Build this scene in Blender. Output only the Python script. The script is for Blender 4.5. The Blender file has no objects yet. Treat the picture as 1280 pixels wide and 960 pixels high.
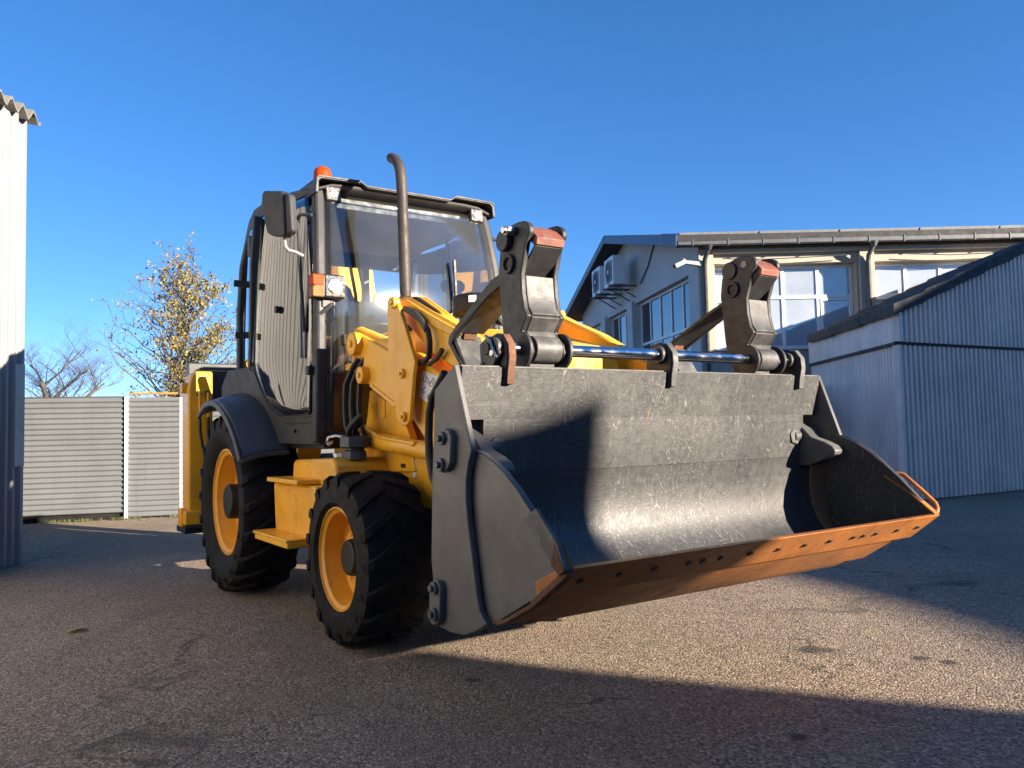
import bpy, bmesh, math, random
from mathutils import Vector, Matrix
random.seed(7)
R = math.radians
sc = bpy.context.scene
col = sc.collection
PI = math.pi

# ------------------------------------------------------------------ camera
CAM_H, FPX, PITCH, ROLL = 1.2085, 1005.92, 0.0554, 0.0225
cd = bpy.data.cameras.new('camera')
cam = bpy.data.objects.new('camera', cd)
col.objects.link(cam)
cd.sensor_width = 36.0
cd.lens = 36.0 * FPX / 1280.0
cd.clip_start, cd.clip_end = 0.05, 3000.0
F_ = Vector((0, math.cos(PITCH), math.sin(PITCH)))
U_ = Vector((0, -math.sin(PITCH), math.cos(PITCH)))
X_ = Vector((1, 0, 0))
rt = X_ * math.cos(ROLL) - U_ * math.sin(ROLL)
up = X_ * math.sin(ROLL) + U_ * math.cos(ROLL)
cam.matrix_world = Matrix(((rt.x, up.x, -F_.x, 0), (rt.y, up.y, -F_.y, 0), (rt.z, up.z, -F_.z, CAM_H), (0, 0, 0, 1)))
sc.camera = cam

# ------------------------------------------------------------------ sky, sun, exposure
SUN_AZ, SUN_EL = 60.0, 15.3          # azimuth from "behind the camera" towards the right
w = bpy.data.worlds.new('World'); sc.world = w; w.use_nodes = True
nt = w.node_tree; nt.nodes.clear()
sky = nt.nodes.new('ShaderNodeTexSky'); sky.sky_type = 'NISHITA'; sky.sun_disc = False
sky.sun_elevation = R(SUN_EL); sky.sun_rotation = R(180 - SUN_AZ)
sky.altitude = 0; sky.air_density = 0.6; sky.dust_density = 0.0; sky.ozone_density = 3.0
bg = nt.nodes.new('ShaderNodeBackground'); bg.inputs[1].default_value = 0.088
wo = nt.nodes.new('ShaderNodeOutputWorld')
hs = nt.nodes.new('ShaderNodeHueSaturation'); hs.inputs['Saturation'].default_value = 1.2; hs.inputs['Value'].default_value = 1.0
nt.links.new(sky.outputs[0], hs.inputs['Color']); gm = nt.nodes.new('ShaderNodeGamma'); gm.inputs[1].default_value = 0.78
tn = nt.nodes.new('ShaderNodeMix'); tn.data_type = 'RGBA'; tn.blend_type = 'MULTIPLY'; tn.inputs[0].default_value = 1.0; tn.inputs[7].default_value = (.82, .915, 1.12, 1)
nt.links.new(hs.outputs[0], gm.inputs[0]); nt.links.new(gm.outputs[0], tn.inputs[6]); nt.links.new(tn.outputs[2], bg.inputs[0])
nt.links.new(bg.outputs[0], wo.inputs[0])
sd = bpy.data.lights.new('sun', 'SUN'); sd.energy = 5.0; sd.angle = R(0.53); sd.color = (1.0, 0.86, 0.69)
sun = bpy.data.objects.new('sun', sd); col.objects.link(sun)
S_ = Vector((math.sin(R(SUN_AZ)) * math.cos(R(SUN_EL)), -math.cos(R(SUN_AZ)) * math.cos(R(SUN_EL)), math.sin(R(SUN_EL))))
sun.rotation_euler = S_.to_track_quat('Z', 'Y').to_euler()
sun.location = (20, -20, 15)
sc.view_settings.view_transform = 'Standard'; sc.view_settings.look = 'None'
sc.view_settings.exposure = 1.8; sc.view_settings.gamma = 1.0
try: sc.view_settings.use_curve_mapping = False
except Exception: pass
sc.render.engine = 'CYCLES'
sc.cycles.use_denoising = True
sc.cycles.max_bounces = 8; sc.cycles.transparent_max_bounces = 12
sc.cycles.caustics_reflective = False; sc.cycles.caustics_refractive = False

# ------------------------------------------------------------------ mesh helpers
class MB:
    def __init__(s): s.v = []; s.f = []
    def add(s, v, f):
        o = len(s.v); s.v += [tuple(p) for p in v]; s.f += [tuple(i + o for i in q) for q in f]; return s
    def box(s, x0, x1, y0, y1, z0, z1, M=None):
        v = [(x, y, z) for z in (z0, z1) for y in (y0, y1) for x in (x0, x1)]
        if M is not None: v = [M @ Vector(p) for p in v]
        return s.add(v, [(0, 2, 3, 1), (4, 5, 7, 6), (0, 1, 5, 4), (2, 6, 7, 3), (0, 4, 6, 2), (1, 3, 7, 5)])
    def prism(s, pts, ax, a, b):
        n = len(pts); i = 'xyz'.index(ax)
        def P(p, c):
            l = list(p); l.insert(i, c); return l
        v = [P(p, a) for p in pts] + [P(p, b) for p in pts]
        f = [tuple(range(n)), tuple(range(2 * n - 1, n - 1, -1))]
        f += [(k, n + k, n + (k + 1) % n, (k + 1) % n) for k in range(n)]
        return s.add(v, f)
    def tube(s, path, r, n=8, cap=True, closed=False):
        P = [Vector(p) for p in path]; m = len(P)
        rr = r if isinstance(r, (list, tuple)) else [r] * m
        d0 = (P[1] - P[0]).normalized()
        a = d0.orthogonal().normalized(); v = []
        for k in range(m):
            if closed: d = (P[(k + 1) % m] - P[k - 1]).normalized()
            elif k == 0: d = d0
            elif k == m - 1: d = (P[k] - P[k - 1]).normalized()
            else: d = ((P[k + 1] - P[k]).normalized() + (P[k] - P[k - 1]).normalized()).normalized()
            a = (a - d * a.dot(d))
            a = a.normalized() if a.length > 1e-6 else d.orthogonal().normalized()
            b = d.cross(a)
            for j in range(n):
                t = 2 * PI * j / n
                v.append(P[k] + (a * math.cos(t) + b * math.sin(t)) * rr[k])
        f = []
        for k in range(m if closed else m - 1):
            q = (k + 1) % m
            for j in range(n):
                f.append((k * n + j, k * n + (j + 1) % n, q * n + (j + 1) % n, q * n + j))
        if cap and not closed:
            f.append(tuple(range(n - 1, -1, -1))); f.append(tuple(range((m - 1) * n, m * n)))
        return s.add(v, f)
    def bar(s, path, w, t, side):
        # rectangular bar swept along a path; w along 'side', t across it
        P = [Vector(p) for p in path]; sd_ = Vector(side).normalized(); v = []; m = len(P)
        for k in range(m):
            d = (P[min(k + 1, m - 1)] - P[max(k - 1, 0)]).normalized()
            a = (sd_ - d * sd_.dot(d)).normalized(); b = d.cross(a)
            for (p, q) in ((-1, -1), (1, -1), (1, 1), (-1, 1)): v.append(P[k] + a * w * .5 * p + b * t * .5 * q)
        f = [(3, 2, 1, 0), tuple(range(4 * (m - 1), 4 * m))]
        for k in range(m - 1):
            for j in range(4): f.append((4 * k + j, 4 * k + (j + 1) % 4, 4 * k + 4 + (j + 1) % 4, 4 * k + 4 + j))
        return s.add(v, f)
    def cyl(s, p0, p1, r, n=16, r1=None):
        return s.tube([p0, p1], [r, r if r1 is None else r1], n)
    def lathe(s, prof, org, axis, n=32, loop=False):
        ax = Vector(axis).normalized(); a = ax.orthogonal().normalized(); b = ax.cross(a); o = Vector(org); v = []
        for (r, h) in prof:
            for j in range(n):
                t = 2 * PI * j / n
                v.append(o + ax * h + (a * math.cos(t) + b * math.sin(t)) * r)
        m = len(prof); f = []
        for k in range(m if loop else m - 1):
            q = (k + 1) % m
            for j in range(n): f.append((k * n + j, k * n + (j + 1) % n, q * n + (j + 1) % n, q * n + j))
        if not loop:
            f.append(tuple(range(n - 1, -1, -1))); f.append(tuple(range((m - 1) * n, m * n)))
        return s.add(v, f)
    def grid(s, fn, nu, nv):
        v = [fn(i / nu, j / nv) for j in range(nv + 1) for i in range(nu + 1)]
        return s.add(v, [(j * (nu + 1) + i, j * (nu + 1) + i + 1, (j + 1) * (nu + 1) + i + 1, (j + 1) * (nu + 1) + i) for j in range(nv) for i in range(nu)])
    def map(s, fn): s.v = [tuple(fn(Vector(p))) for p in s.v]; return s
    def mirror(s, f):
        m = MB(); m.v = [(x, -y, z) for x, y, z in f.v]; m.f = [tuple(reversed(q)) for q in f.f]; return s.add(m.v, m.f)
    def mesh(s, name, smooth=35, merge=False):
        me = bpy.data.meshes.new(name)
        me.from_pydata(s.v, [], s.f)
        bm = bmesh.new(); bm.from_mesh(me)
        if merge: bmesh.ops.remove_doubles(bm, verts=bm.verts, dist=1e-5)
        bmesh.ops.recalc_face_normals(bm, faces=bm.faces)
        bm.to_mesh(me); bm.free()
        if smooth:
            me.polygons.foreach_set('use_smooth', [True] * len(me.polygons))
            me.set_sharp_from_angle(angle=R(smooth))
        return me

def link(name, me, mat, parent=None, bevel=0.0, seg=2, solid=0.0):
    o = bpy.data.objects.new(name, me); col.objects.link(o)
    if mat is not None and not me.materials: me.materials.append(mat)
    if parent is not None: o.parent = parent
    if solid:
        m = o.modifiers.new('thick', 'SOLIDIFY'); m.thickness = solid; m.offset = 0
    if bevel:
        m = o.modifiers.new('bevel', 'BEVEL'); m.width = bevel; m.segments = seg; m.limit_method = 'ANGLE'; m.angle_limit = R(35)
    return o

def part(name, mb, mat, parent, bevel=0.004, smooth=35, solid=0.0, label=None, seg=2):
    o = link(name, mb.mesh(name, smooth), mat, parent, bevel, seg, solid)
    if label: o['label'] = label
    return o

def again(name, src, parent, loc=(0, 0, 0), rot=(0, 0, 0)):
    o = src.copy(); col.objects.link(o); o.parent = parent; o.location = loc; o.rotation_euler = rot; return o

def tag(o, label, cat, group=None):
    o['label'] = label; o['category'] = cat
    if group: o['group'] = group
    return o

def thing(name, label, cat, loc=(0, 0, 0), rz=0, group=None):
    o = bpy.data.objects.new(name, None); col.objects.link(o); o.location = loc; o.rotation_euler = (0, 0, rz)
    o.empty_display_size = .3
    return tag(o, label, cat, group)

# ------------------------------------------------------------------ materials
def newmat(name):
    m = bpy.data.materials.new(name); m.use_nodes = True; n = m.node_tree; n.nodes.clear()
    out = n.nodes.new('ShaderNodeOutputMaterial'); return m, n, out
def N(n, t, **kw):
    x = n.nodes.new(t)
    for k, v in kw.items():
        if k in x.inputs.keys() if isinstance(k, str) else False: x.inputs[k].default_value = v
        else: setattr(x, k, v)
    return x
def noise(n, vec, scale, detail=4, rough=.55, dist=0.0):
    x = n.nodes.new('ShaderNodeTexNoise'); x.inputs['Scale'].default_value = scale; x.inputs['Detail'].default_value = detail
    x.inputs['Roughness'].default_value = rough; x.inputs['Distortion'].default_value = dist
    n.links.new(vec, x.inputs['Vector']); return x.outputs['Fac']
def ramp(n, fac, stops):
    x = n.nodes.new('ShaderNodeValToRGB'); e = x.color_ramp.elements
    while len(e) < len(stops): e.new(.5)
    for k, (p, c) in enumerate(stops):
        e[k].position = p; e[k].color = (c, c, c, 1) if isinstance(c, (int, float)) else tuple(c) + (1,)
    n.links.new(fac, x.inputs[0]); return x.outputs[0]
def mix(n, fac, a, b):
    x = n.nodes.new('ShaderNodeMix'); x.data_type = 'RGBA'
    for sck, v in ((x.inputs[0], fac), (x.inputs[6], a), (x.inputs[7], b)):
        if hasattr(v, 'links') or hasattr(v, 'is_linked'): n.links.new(v, sck)
        elif isinstance(v, (int, float)): sck.default_value = v
        else: sck.default_value = tuple(v) + (1,)
    return x.outputs[2]
def math_(n, op, a, b=0.0, c=None):
    x = n.nodes.new('ShaderNodeMath'); x.operation = op
    for k, v in enumerate([a, b] + ([c] if c is not None else [])):
        if hasattr(v, 'is_linked'): n.links.new(v, x.inputs[k])
        else: x.inputs[k].default_value = v
    return x.outputs[0]
def coords(n, kind='Object'):
    return n.nodes.new('ShaderNodeTexCoord').outputs[kind]
def stretch(n, vec, sx, sy, sz, rot=(0, 0, 0)):
    m = n.nodes.new('ShaderNodeMapping'); m.inputs['Scale'].default_value = (sx, sy, sz); m.inputs['Rotation'].default_value = rot
    n.links.new(vec, m.inputs['Vector']); return m.outputs[0]

def mk(name, base, rough=.5, metal=0.0, var=.15, vs=5, bump=0.0, bs=150, dirt=None, dirt_amt=.0, ds=4, spec=.5, coat=0.0, rvar=.1, streak=0.0, chips=None):
    m, n, out = newmat(name)
    b = n.nodes.new('ShaderNodeBsdfPrincipled'); n.links.new(b.outputs[0], out.inputs[0])
    co = coords(n)
    f = noise(n, co, vs, 5)
    lo = tuple(c * (1 - var) for c in base); hi = tuple(min(1, c * (1 + var)) for c in base)
    c = mix(n, ramp(n, f, [(.3, 0), (.7, 1)]), lo, hi)
    if streak:
        g = noise(n, stretch(n, co, 14, 14, .7), 1.0, 3)
        c = mix(n, math_(n, 'MULTIPLY', ramp(n, g, [(.45, 0), (.75, 1)]), streak), c, tuple(x * .45 for x in base))
    if dirt is not None:
        g = noise(n, co, ds, 8, .65, .4)
        c = mix(n, math_(n, 'MULTIPLY', ramp(n, g, [(.48, 0), (.72, 1)]), dirt_amt), c, dirt)
    if chips is not None:
        k = math_(n, 'MULTIPLY', ramp(n, noise(n, co, 55, 3, .7), [(.665, 0), (.69, 1)]), ramp(n, noise(n, co, 3.3, 4), [(.50, 0), (.60, 1)]))
        c = mix(n, math_(n, 'MULTIPLY', k, .8), c, chips)
        k2 = ramp(n, noise(n, stretch(n, co, 9, 9, .9), 1.0, 5, .6), [(.58, 0), (.74, 1)])
        c = mix(n, math_(n, 'MULTIPLY', k2, .35), c, tuple(x * .5 for x in base))
    n.links.new(c, b.inputs['Base Color'])
    r = noise(n, co, vs * 3.1, 4)
    mr = n.nodes.new('ShaderNodeMapRange'); mr.inputs[1].default_value = .3; mr.inputs[2].default_value = .7
    mr.inputs[3].default_value = max(.02, rough - rvar); mr.inputs[4].default_value = min(1, rough + rvar)
    n.links.new(r, mr.inputs[0]); n.links.new(mr.outputs[0], b.inputs['Roughness'])
    b.inputs['Metallic'].default_value = metal; b.inputs['Specular IOR Level'].default_value = spec
    if coat: b.inputs['Coat Weight'].default_value = coat; b.inputs['Coat Roughness'].default_value = .08
    if bump:
        bp_ = n.nodes.new('ShaderNodeBump'); bp_.inputs['Strength'].default_value = bump; bp_.inputs['Distance'].default_value = .01
        n.links.new(noise(n, co, bs, 4), bp_.inputs['Height']); n.links.new(bp_.outputs[0], b.inputs['Normal'])
    return m

Y_ = mk('yellow_paint', (.95, .47, .022), .36, var=.05, vs=3, dirt=(.36, .20, .06), dirt_amt=.38, ds=2.6, coat=.1, rvar=.16, chips=(.10, .06, .03))
Y2 = mk('yellow_rim_paint', (.86, .39, .025), .42, var=.06, vs=5, dirt=(.30, .16, .05), dirt_amt=.4, ds=6, rvar=.15, chips=(.12, .07, .04))
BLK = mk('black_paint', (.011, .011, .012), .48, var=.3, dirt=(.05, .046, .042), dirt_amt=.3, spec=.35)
GRY = mk('charcoal_plastic', (.05, .052, .058), .42, var=.2, vs=4, bump=.04, bs=300, dirt=(.12, .11, .10), dirt_amt=.2)
CAB = mk('cab_grey_paint', (.040, .041, .045), .5, var=.15, vs=4, dirt=(.10, .092, .085), dirt_amt=.25, spec=.3)
RUB = mk('tyre_rubber', (.010, .010, .0105), .68, var=.3, vs=9, bump=.1, bs=120, dirt=(.032, .029, .025), dirt_amt=.3, ds=5, spec=.2)
HOSE = mk('hose_rubber', (.014, .014, .015), .5, spec=.4)
STL = mk('bright_steel', (.62, .61, .59), .26, metal=1.0, var=.12, vs=20, dirt=(.25, .16, .1), dirt_amt=.3, ds=12)
CHROME = mk('chrome_rod', (.75, .75, .76), .12, metal=1.0, var=.05)
EXH = mk('exhaust_steel', (.042, .036, .033), .6, metal=.2, var=.2, vs=9, dirt=(.11, .08, .06), dirt_amt=.4)
FRK = mk('fork_steel_paint', (.055, .055, .056), .5, var=.25, vs=7, bump=.12, bs=90, dirt=(.19, .18, .165), dirt_amt=.6, ds=9)
FRKB = mk('fork_black_side', (.022, .022, .023), .55, var=.25, vs=7, bump=.08, bs=120, dirt=(.07, .06, .055), dirt_amt=.4, ds=9)
RED = mk('red_oxide_pad', (.17, .055, .035), .6, var=.25, vs=14, dirt=(.3, .2, .15), dirt_amt=.4, ds=18)
RUST = mk('rusty_steel', (.13, .05, .022), .75, var=.4, vs=18, bump=.25, bs=120, dirt=(.07, .045, .03), dirt_amt=.7, ds=14)
AMB = mk('amber_lens', (.36, .05, .004), .5, var=.3, vs=60, bump=.4, bs=80, spec=.15)
AMB2 = mk('clear_amber_lens', (.24, .12, .04), .5, var=.3, vs=60, bump=.4, bs=80, spec=.15)
LENS = mk('lamp_lens', (.13, .135, .135), .42, var=.85, vs=45, bump=.8, bs=60, spec=.25)
REFL = mk('lamp_reflector', (.85, .86, .86), .12, metal=1.0, var=.3, vs=40, bump=.6, bs=40)
WHT = mk('white_label', (.75, .75, .73), .5, var=.05)
PRINT = mk('label_print', (.12, .11, .1), .6)
REDP = mk('red_print', (.5, .03, .02), .5)
SEAT = mk('seat_fabric', (.03, .03, .033), .8)
HEAD = mk('headliner', (.35, .36, .36), .8, var=.05)
SILV = mk('trim_silver', (.30, .305, .31), .45, metal=.3)
TRIM = mk('grey_visor_trim', (.07, .071, .073), .55, spec=.3)
VIS = mk('hi_vis_yellow', (.55, .62, .06), .7)

def glassmat(name, tint, rough=.0, boost=0.0, ior=1.5, dust=0.0):
    m, n, out = newmat(name)
    tr = n.nodes.new('ShaderNodeBsdfTransparent'); tr.inputs[0].default_value = tuple(tint) + (1,)
    gl = n.nodes.new('ShaderNodeBsdfGlossy'); gl.inputs['Roughness'].default_value = rough
    fr = n.nodes.new('ShaderNodeFresnel'); fr.inputs[0].default_value = ior
    f = math_(n, 'ADD', math_(n, 'MULTIPLY', fr.outputs[0], 1.6), boost)
    f = math_(n, 'MINIMUM', f, 1.0)
    mx = n.nodes.new('ShaderNodeMixShader'); n.links.new(f, mx.inputs[0]); n.links.new(tr.outputs[0], mx.inputs[1]); n.links.new(gl.outputs[0], mx.inputs[2])
    df = n.nodes.new('ShaderNodeBsdfDiffuse'); df.inputs[0].default_value = (.42, .42, .40, 1)
    m2 = n.nodes.new('ShaderNodeMixShader'); n.links.new(mx.outputs[0], m2.inputs[1]); n.links.new(df.outputs[0], m2.inputs[2])
    n.links.new(math_(n, 'MULTIPLY', ramp(n, noise(n, coords(n), 2.5, 5, .6), [(.3, .45), (.7, 1)]), dust), m2.inputs[0])
    n.links.new(m2.outputs[0], out.inputs[0]); return m
WIND = glassmat('windscreen_glass', (.93, .955, .95), .045, .01, dust=.045)
DOORG = glassmat('door_glass', (.86, .93, .90), .0, .12, 1.6, dust=.012)

def bucket_mat():
    m, n, out = newmat('bucket_steel')
    b = n.nodes.new('ShaderNodeBsdfPrincipled'); n.links.new(b.outputs[0], out.inputs[0])
    co = coords(n)
    base = mix(n, ramp(n, noise(n, co, 2.2, 6, .6), [(.35, 0), (.65, 1)]), (.036, .037, .039), (.064, .0635, .063))
    # worn speckle
    sp = noise(n, co, 85, 3, .7)
    zone = ramp(n, noise(n, co, 2.7, 5), [(.38, .15), (.62, 1)])
    f = math_(n, 'MULTIPLY', ramp(n, sp, [(.56, 0), (.70, 1)]), zone)
    c = mix(n, math_(n, 'MULTIPLY', f, .55), base, (.27, .26, .25))
    # long thin scratches in several directions
    for k, (rot, sc_, th) in enumerate(((.35, 5, .012), (-.6, 4, .011), (1.2, 6, .010), (2.2, 3.5, .010))):
        v = n.nodes.new('ShaderNodeTexVoronoi'); v.feature = 'DISTANCE_TO_EDGE'; v.inputs['Scale'].default_value = sc_
        st = stretch(n, co, .9, 3.4, .8, (rot, 0, 0))
        n.links.new(st, v.inputs['Vector'])
        g = math_(n, 'LESS_THAN', v.outputs['Distance'], th)
        gate = ramp(n, noise(n, co, 7 + 3 * k, 3), [(.60, 0), (.66, 1)])
        c = mix(n, math_(n, 'MULTIPLY', math_(n, 'MULTIPLY', g, gate), .28), c, (.36, .35, .34))
    for k, (sx, sy, sz, rx) in enumerate(((1, 1.2, 55, .10), (1, 38, 1.1, .25), (1, 1.6, 70, -.22))):
        g = ramp(n, noise(n, stretch(n, co, sx, sy, sz, (rx, 0, 0)), 1.0, 2, .5), [(.66, 0), (.70, 1)])
        gate = ramp(n, noise(n, co, 1.7 + k, 3), [(.48, 0), (.62, 1)])
        c = mix(n, math_(n, 'MULTIPLY', math_(n, 'MULTIPLY', g, gate), .2), c, (.24, .235, .23))
    # rust blooms
    rz = ramp(n, noise(n, co, 9, 7, .7, .6), [(.66, 0), (.72, 1)])
    c = mix(n, math_(n, 'MULTIPLY', rz, .6), c, (.17, .085, .04))
    n.links.new(c, b.inputs['Base Color'])
    b.inputs['Metallic'].default_value = .25
    n.links.new(ramp(n, noise(n, co, 30, 4), [(.3, .36), (.7, .56)]), b.inputs['Roughness'])
    bp_ = n.nodes.new('ShaderNodeBump'); bp_.inputs['Strength'].default_value = .18; bp_.inputs['Distance'].default_value = .006
    n.links.new(sp, bp_.inputs['Height']); n.links.new(bp_.outputs[0], b.inputs['Normal'])
    return m
BKT = bucket_mat()
BKS = mk('bucket_side_paint', (.088, .087, .085), .42, var=.22, vs=3, bump=.08, bs=110, dirt=(.2, .19, .18), dirt_amt=.4, ds=6, rvar=.08)
EDGE = mk('orange_rust_edge', (.40, .145, .032), .5, metal=.15, var=.25, vs=6, bump=.15, bs=70, dirt=(.20, .08, .03), dirt_amt=.6, ds=5, streak=.3)

# ================================================================== BACKHOE LOADER (x forward, y to its left, z up; origin under the front axle)
TH = 0.5949
mach = thing('backhoe_loader', 'yellow backhoe loader with dark grey cab and big grey front bucket, parked in the yard', 'backhoe loader',
             (-0.2454, 5.1367, 0), math.atan2(-math.cos(TH), math.sin(TH)))

# ---- wheels
def wheel(x, y, R_, width, rimR, face, hubR, hub_out, nl, sgn, dish, lug_h):
    # local: axis along y, outside = sgn*y ; origin at hub centre
    hw = width / 2
    def pr(p): return [(r, h) for r, h in p]
    o_ = (0, 0, 0); ax = (0, sgn, 0)
    Rt = R_ - lug_h
    disc = MB().lathe([(rimR * .86, face - dish), (rimR * .80, face - dish - .012), (hubR * 1.5, face - dish - .02), (hubR * 1.45, face - dish + .03), (.02, face - dish + .035), (.02, face - dish - .06), (rimR * .86, face - dish - .05)], o_, ax, 40, loop=True)
    wh = part('wheel', disc, Y2, mach, .003); wh.location = (x, y, R_)
    rim = MB().lathe([(rimR * .80, face - dish - .06), (rimR * .86, face - dish), (rimR * .87, face - .085), (rimR * .905, face - .06), (rimR * .915, face - .025), (rimR * .985, face - .012), (rimR, face), (rimR * 1.03, face - .002), (rimR * 1.035, face - .02), (rimR * .96, face - .045), (rimR * .93, -hw * .8), (rimR * .80, -hw * .8)], o_, ax, 56, loop=True)
    part('rim', rim, Y2, wh, 0, 30)
    ty = MB().lathe([(rimR * .95, face - .03), (rimR * 1.04, face - .012), (rimR * 1.12, face + .02), (rimR * 1.12 + (Rt - rimR * 1.12) * .45, hw), (Rt * .955, hw * .95), (Rt * .985, hw * .80), (Rt, hw * .5), (Rt, 0), (Rt, -hw * .5), (Rt * .985, -hw * .8), (Rt * .955, -hw * .95), (rimR * 1.3, -hw), (rimR * 1.05, -hw * .85), (rimR * .95, -hw * .8)], o_, ax, 64, loop=True)
    part('tyre', ty, RUB, wh, 0, 50)
    hub = MB().lathe([(.02, face - dish), (hubR * 1.02, face - dish), (hubR, hub_out - .03), (hubR * .96, hub_out - .006), (hubR * .9, hub_out), (.02, hub_out)], o_, ax, 28)
    part('hub_cap', hub, BLK, wh, .004)
    nut = MB().cyl((0, (face - dish) * sgn, 0), (0, (face - dish + .035) * sgn, 0), .014, 6).mesh('wheel_nut', 0)
    for k in range(8):
        a = 2 * PI * (k + .5) / 8
        o = link('wheel_nut', nut, Y2, wh); o.location = (math.cos(a) * hubR * 1.28, 0, math.sin(a) * hubR * 1.28)
    # tread lugs: slanted blocks wrapping over the shoulder, alternating sides
    def lug(side):
        b = MB(); rings = []
        for (yy, off, rr, hh, ww) in ((.05, .0, Rt - .01, R_, .050), (.45, .16, Rt - .012, R_, .055), (.86, .30, Rt * .985 - .014, R_ * .985, .060), (1.015, .345, Rt * .93, R_ * .945, .058), (1.02, .36, Rt * .86, Rt * .865, .050)):
            y_ = yy * hw * side
            for (dr, da) in ((rr, -ww), (rr, ww), (hh, ww * .72), (hh, -ww * .72)):
                ang = off * .42 / R_ * .9 + da * .5 / R_ * 1.25
                rings.append((math.sin(ang) * dr, y_, math.cos(ang) * dr))
        f = []
        for k in range(4):
            for j in range(4): f.append((4 * k + j, 4 * k + (j + 1) % 4, 4 * k + 4 + (j + 1) % 4, 4 * k + 4 + j))
        f += [(3, 2, 1, 0), (16, 17, 18, 19)]
        return b.add(rings, f).mesh('tread_lug', 25)
    la, lb = lug(1), lug(-1)
    for k in range(nl):
        for me, ph in ((la, 0), (lb, .5)):
            o = link('tread_lug', me, RUB, wh, .006); o.rotation_euler = (0, 2 * PI * (k + ph) / nl, 0)
    return wh
for sg in (-1, 1):
    wheel(0, .745 * sg, .492, .40, .285, .185, .105, .125, 17, sg, .135, .019)
    wheel(-2.07, .835 * sg, .692, .45, .398, .175, .135, .165, 20, sg, .15, .026)

# ---- chassis, bonnet, loader tower
ch = part('chassis', MB().box(-.28, .62, -.36, .36, .55, .98).box(-1.2, -.2, -.14, .14, .64, .80).box(-2.7, -2.45, -.36, .36, .62, .98).cyl((-2.1, 0, .66), (-1.1, 0, .70), .035, 10).box(-.25, .25, -.52, .52, .38, .58), BLK, mach, .01)
part('axle_housing', MB().cyl((0, -.55, .49), (0, .55, .49), .09, 16).cyl((-2.07, -.62, .69), (-2.07, .62, .69), .13, 16), BLK, mach, .005)
nose = MB().prism([(-0.704, 1.1), (-0.154, 1.124), (0.312, 1.14), (0.308, 0.761), (-0.089, 0.743), (-0.15, 0.906), (-0.513, 0.997)], 'y', -.45, -.37)
part('front_frame', nose, Y_, mach, .006)
part('front_frame', MB().box(.06, .30, .36, .45, .76, 1.12).box(.18, .30, -.36, .36, .98, 1.12), Y_, mach, .006)
part('access_panel', MB().prism([(-0.046, 1.076), (0.31, 1.099), (0.308, 0.766), (-0.046, 0.756)], 'y', -.457, -.440), Y_, mach, .003)
part('panel_latch', MB().box(.015, .045, -.461, -.455, 1.045, 1.075), BLK, mach, .002)
st = part('serial_label', MB().prism([(0.032, 1.031), (0.084, 1.033), (0.08, 0.933), (0.033, 0.931)], 'y', -.4605, -.4575), WHT, mach, 0)
part('label_mark', MB().prism([(0.041, 1.005), (0.062, 1.008), (0.062, 0.992), (0.044, 0.991)], 'y', -.4625, -.461), REDP, st, 0)
# guard rim around the wheel arch of the frame
bon = MB()
def bonsec(x):
    t = (x + .78) / 1.75
    top = 1.90 - .10 * t - .16 * max(0, t - .45) ** 1.5 * 2.2
    hw = .36 + .01 * t
    return [(x, -hw, 1.05), (x, -hw, top - .10), (x, -hw + .03, top - .04), (x, -hw + .10, top), (x, hw - .10, top), (x, hw - .03, top - .04), (x, hw, top - .10), (x, hw, 1.05)]
secs = [bonsec(-.78 + 1.75 * k / 8) for k in range(9)]
vv = [p for s_ in secs for p in s_]; ff = []
for k in range(8):
    for j in range(7): ff.append((k * 8 + j, k * 8 + j + 1, k * 8 + 9 + j, k * 8 + 8 + j))
ff += [tuple(range(7, -1, -1)), tuple(range(64, 72))]
part('bonnet', MB().add(vv, ff), Y_, mach, .008)
part('front_grille', MB().box(.972, .985, -.30, .30, 1.12, 1.50), BLK, mach, .003)
gl_ = MB().box(.984, .992, -.29, .29, 0, .018).mesh('grille_bar', 0)
for k in range(7):
    o = link('grille_bar', gl_, BLK, mach); o.location = (0, 0, 1.15 + .047 * k)

for sg in (-1, 1):
    t_ = MB().prism([(-0.555, 1.483), (-0.334, 1.41), (-0.105, 1.351), (0.019, 1.178), (0.085, 0.964), (-0.649, 0.941), (-0.656, 1.165), (-0.599, 1.314)] if sg < 0 else [(-0.555, 1.483), (-0.334, 1.41), (-0.105, 1.351), (0.019, 1.178), (0.038, 1.106), (-0.592, 1.102), (-0.656, 1.165), (-0.599, 1.314)], 'y', -.47 if sg < 0 else .42, -.42 if sg < 0 else .47)
    tw = part('loader_tower', t_, Y_, mach, .006)
    if sg < 0:
        pl = part('tower_plate', MB().prism([(-0.494, 1.448), (-0.311, 1.409), (-0.309, 1.292), (-0.499, 1.291)], 'y', -.478, -.470), Y_, tw, .003)
# embossed marks on the tower plate
for k in range(4):
    a0 = -.505 + k * .045
    part('embossed_mark', MB().tube([(a0, -.4785, 1.36), (a0 + .012, -.4785, 1.40), (a0 + .03, -.4785, 1.38), (a0 + .022, -.4785, 1.345), (a0 + .034, -.4785, 1.32)], .0045, 5), Y_, mach, 0)

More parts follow.
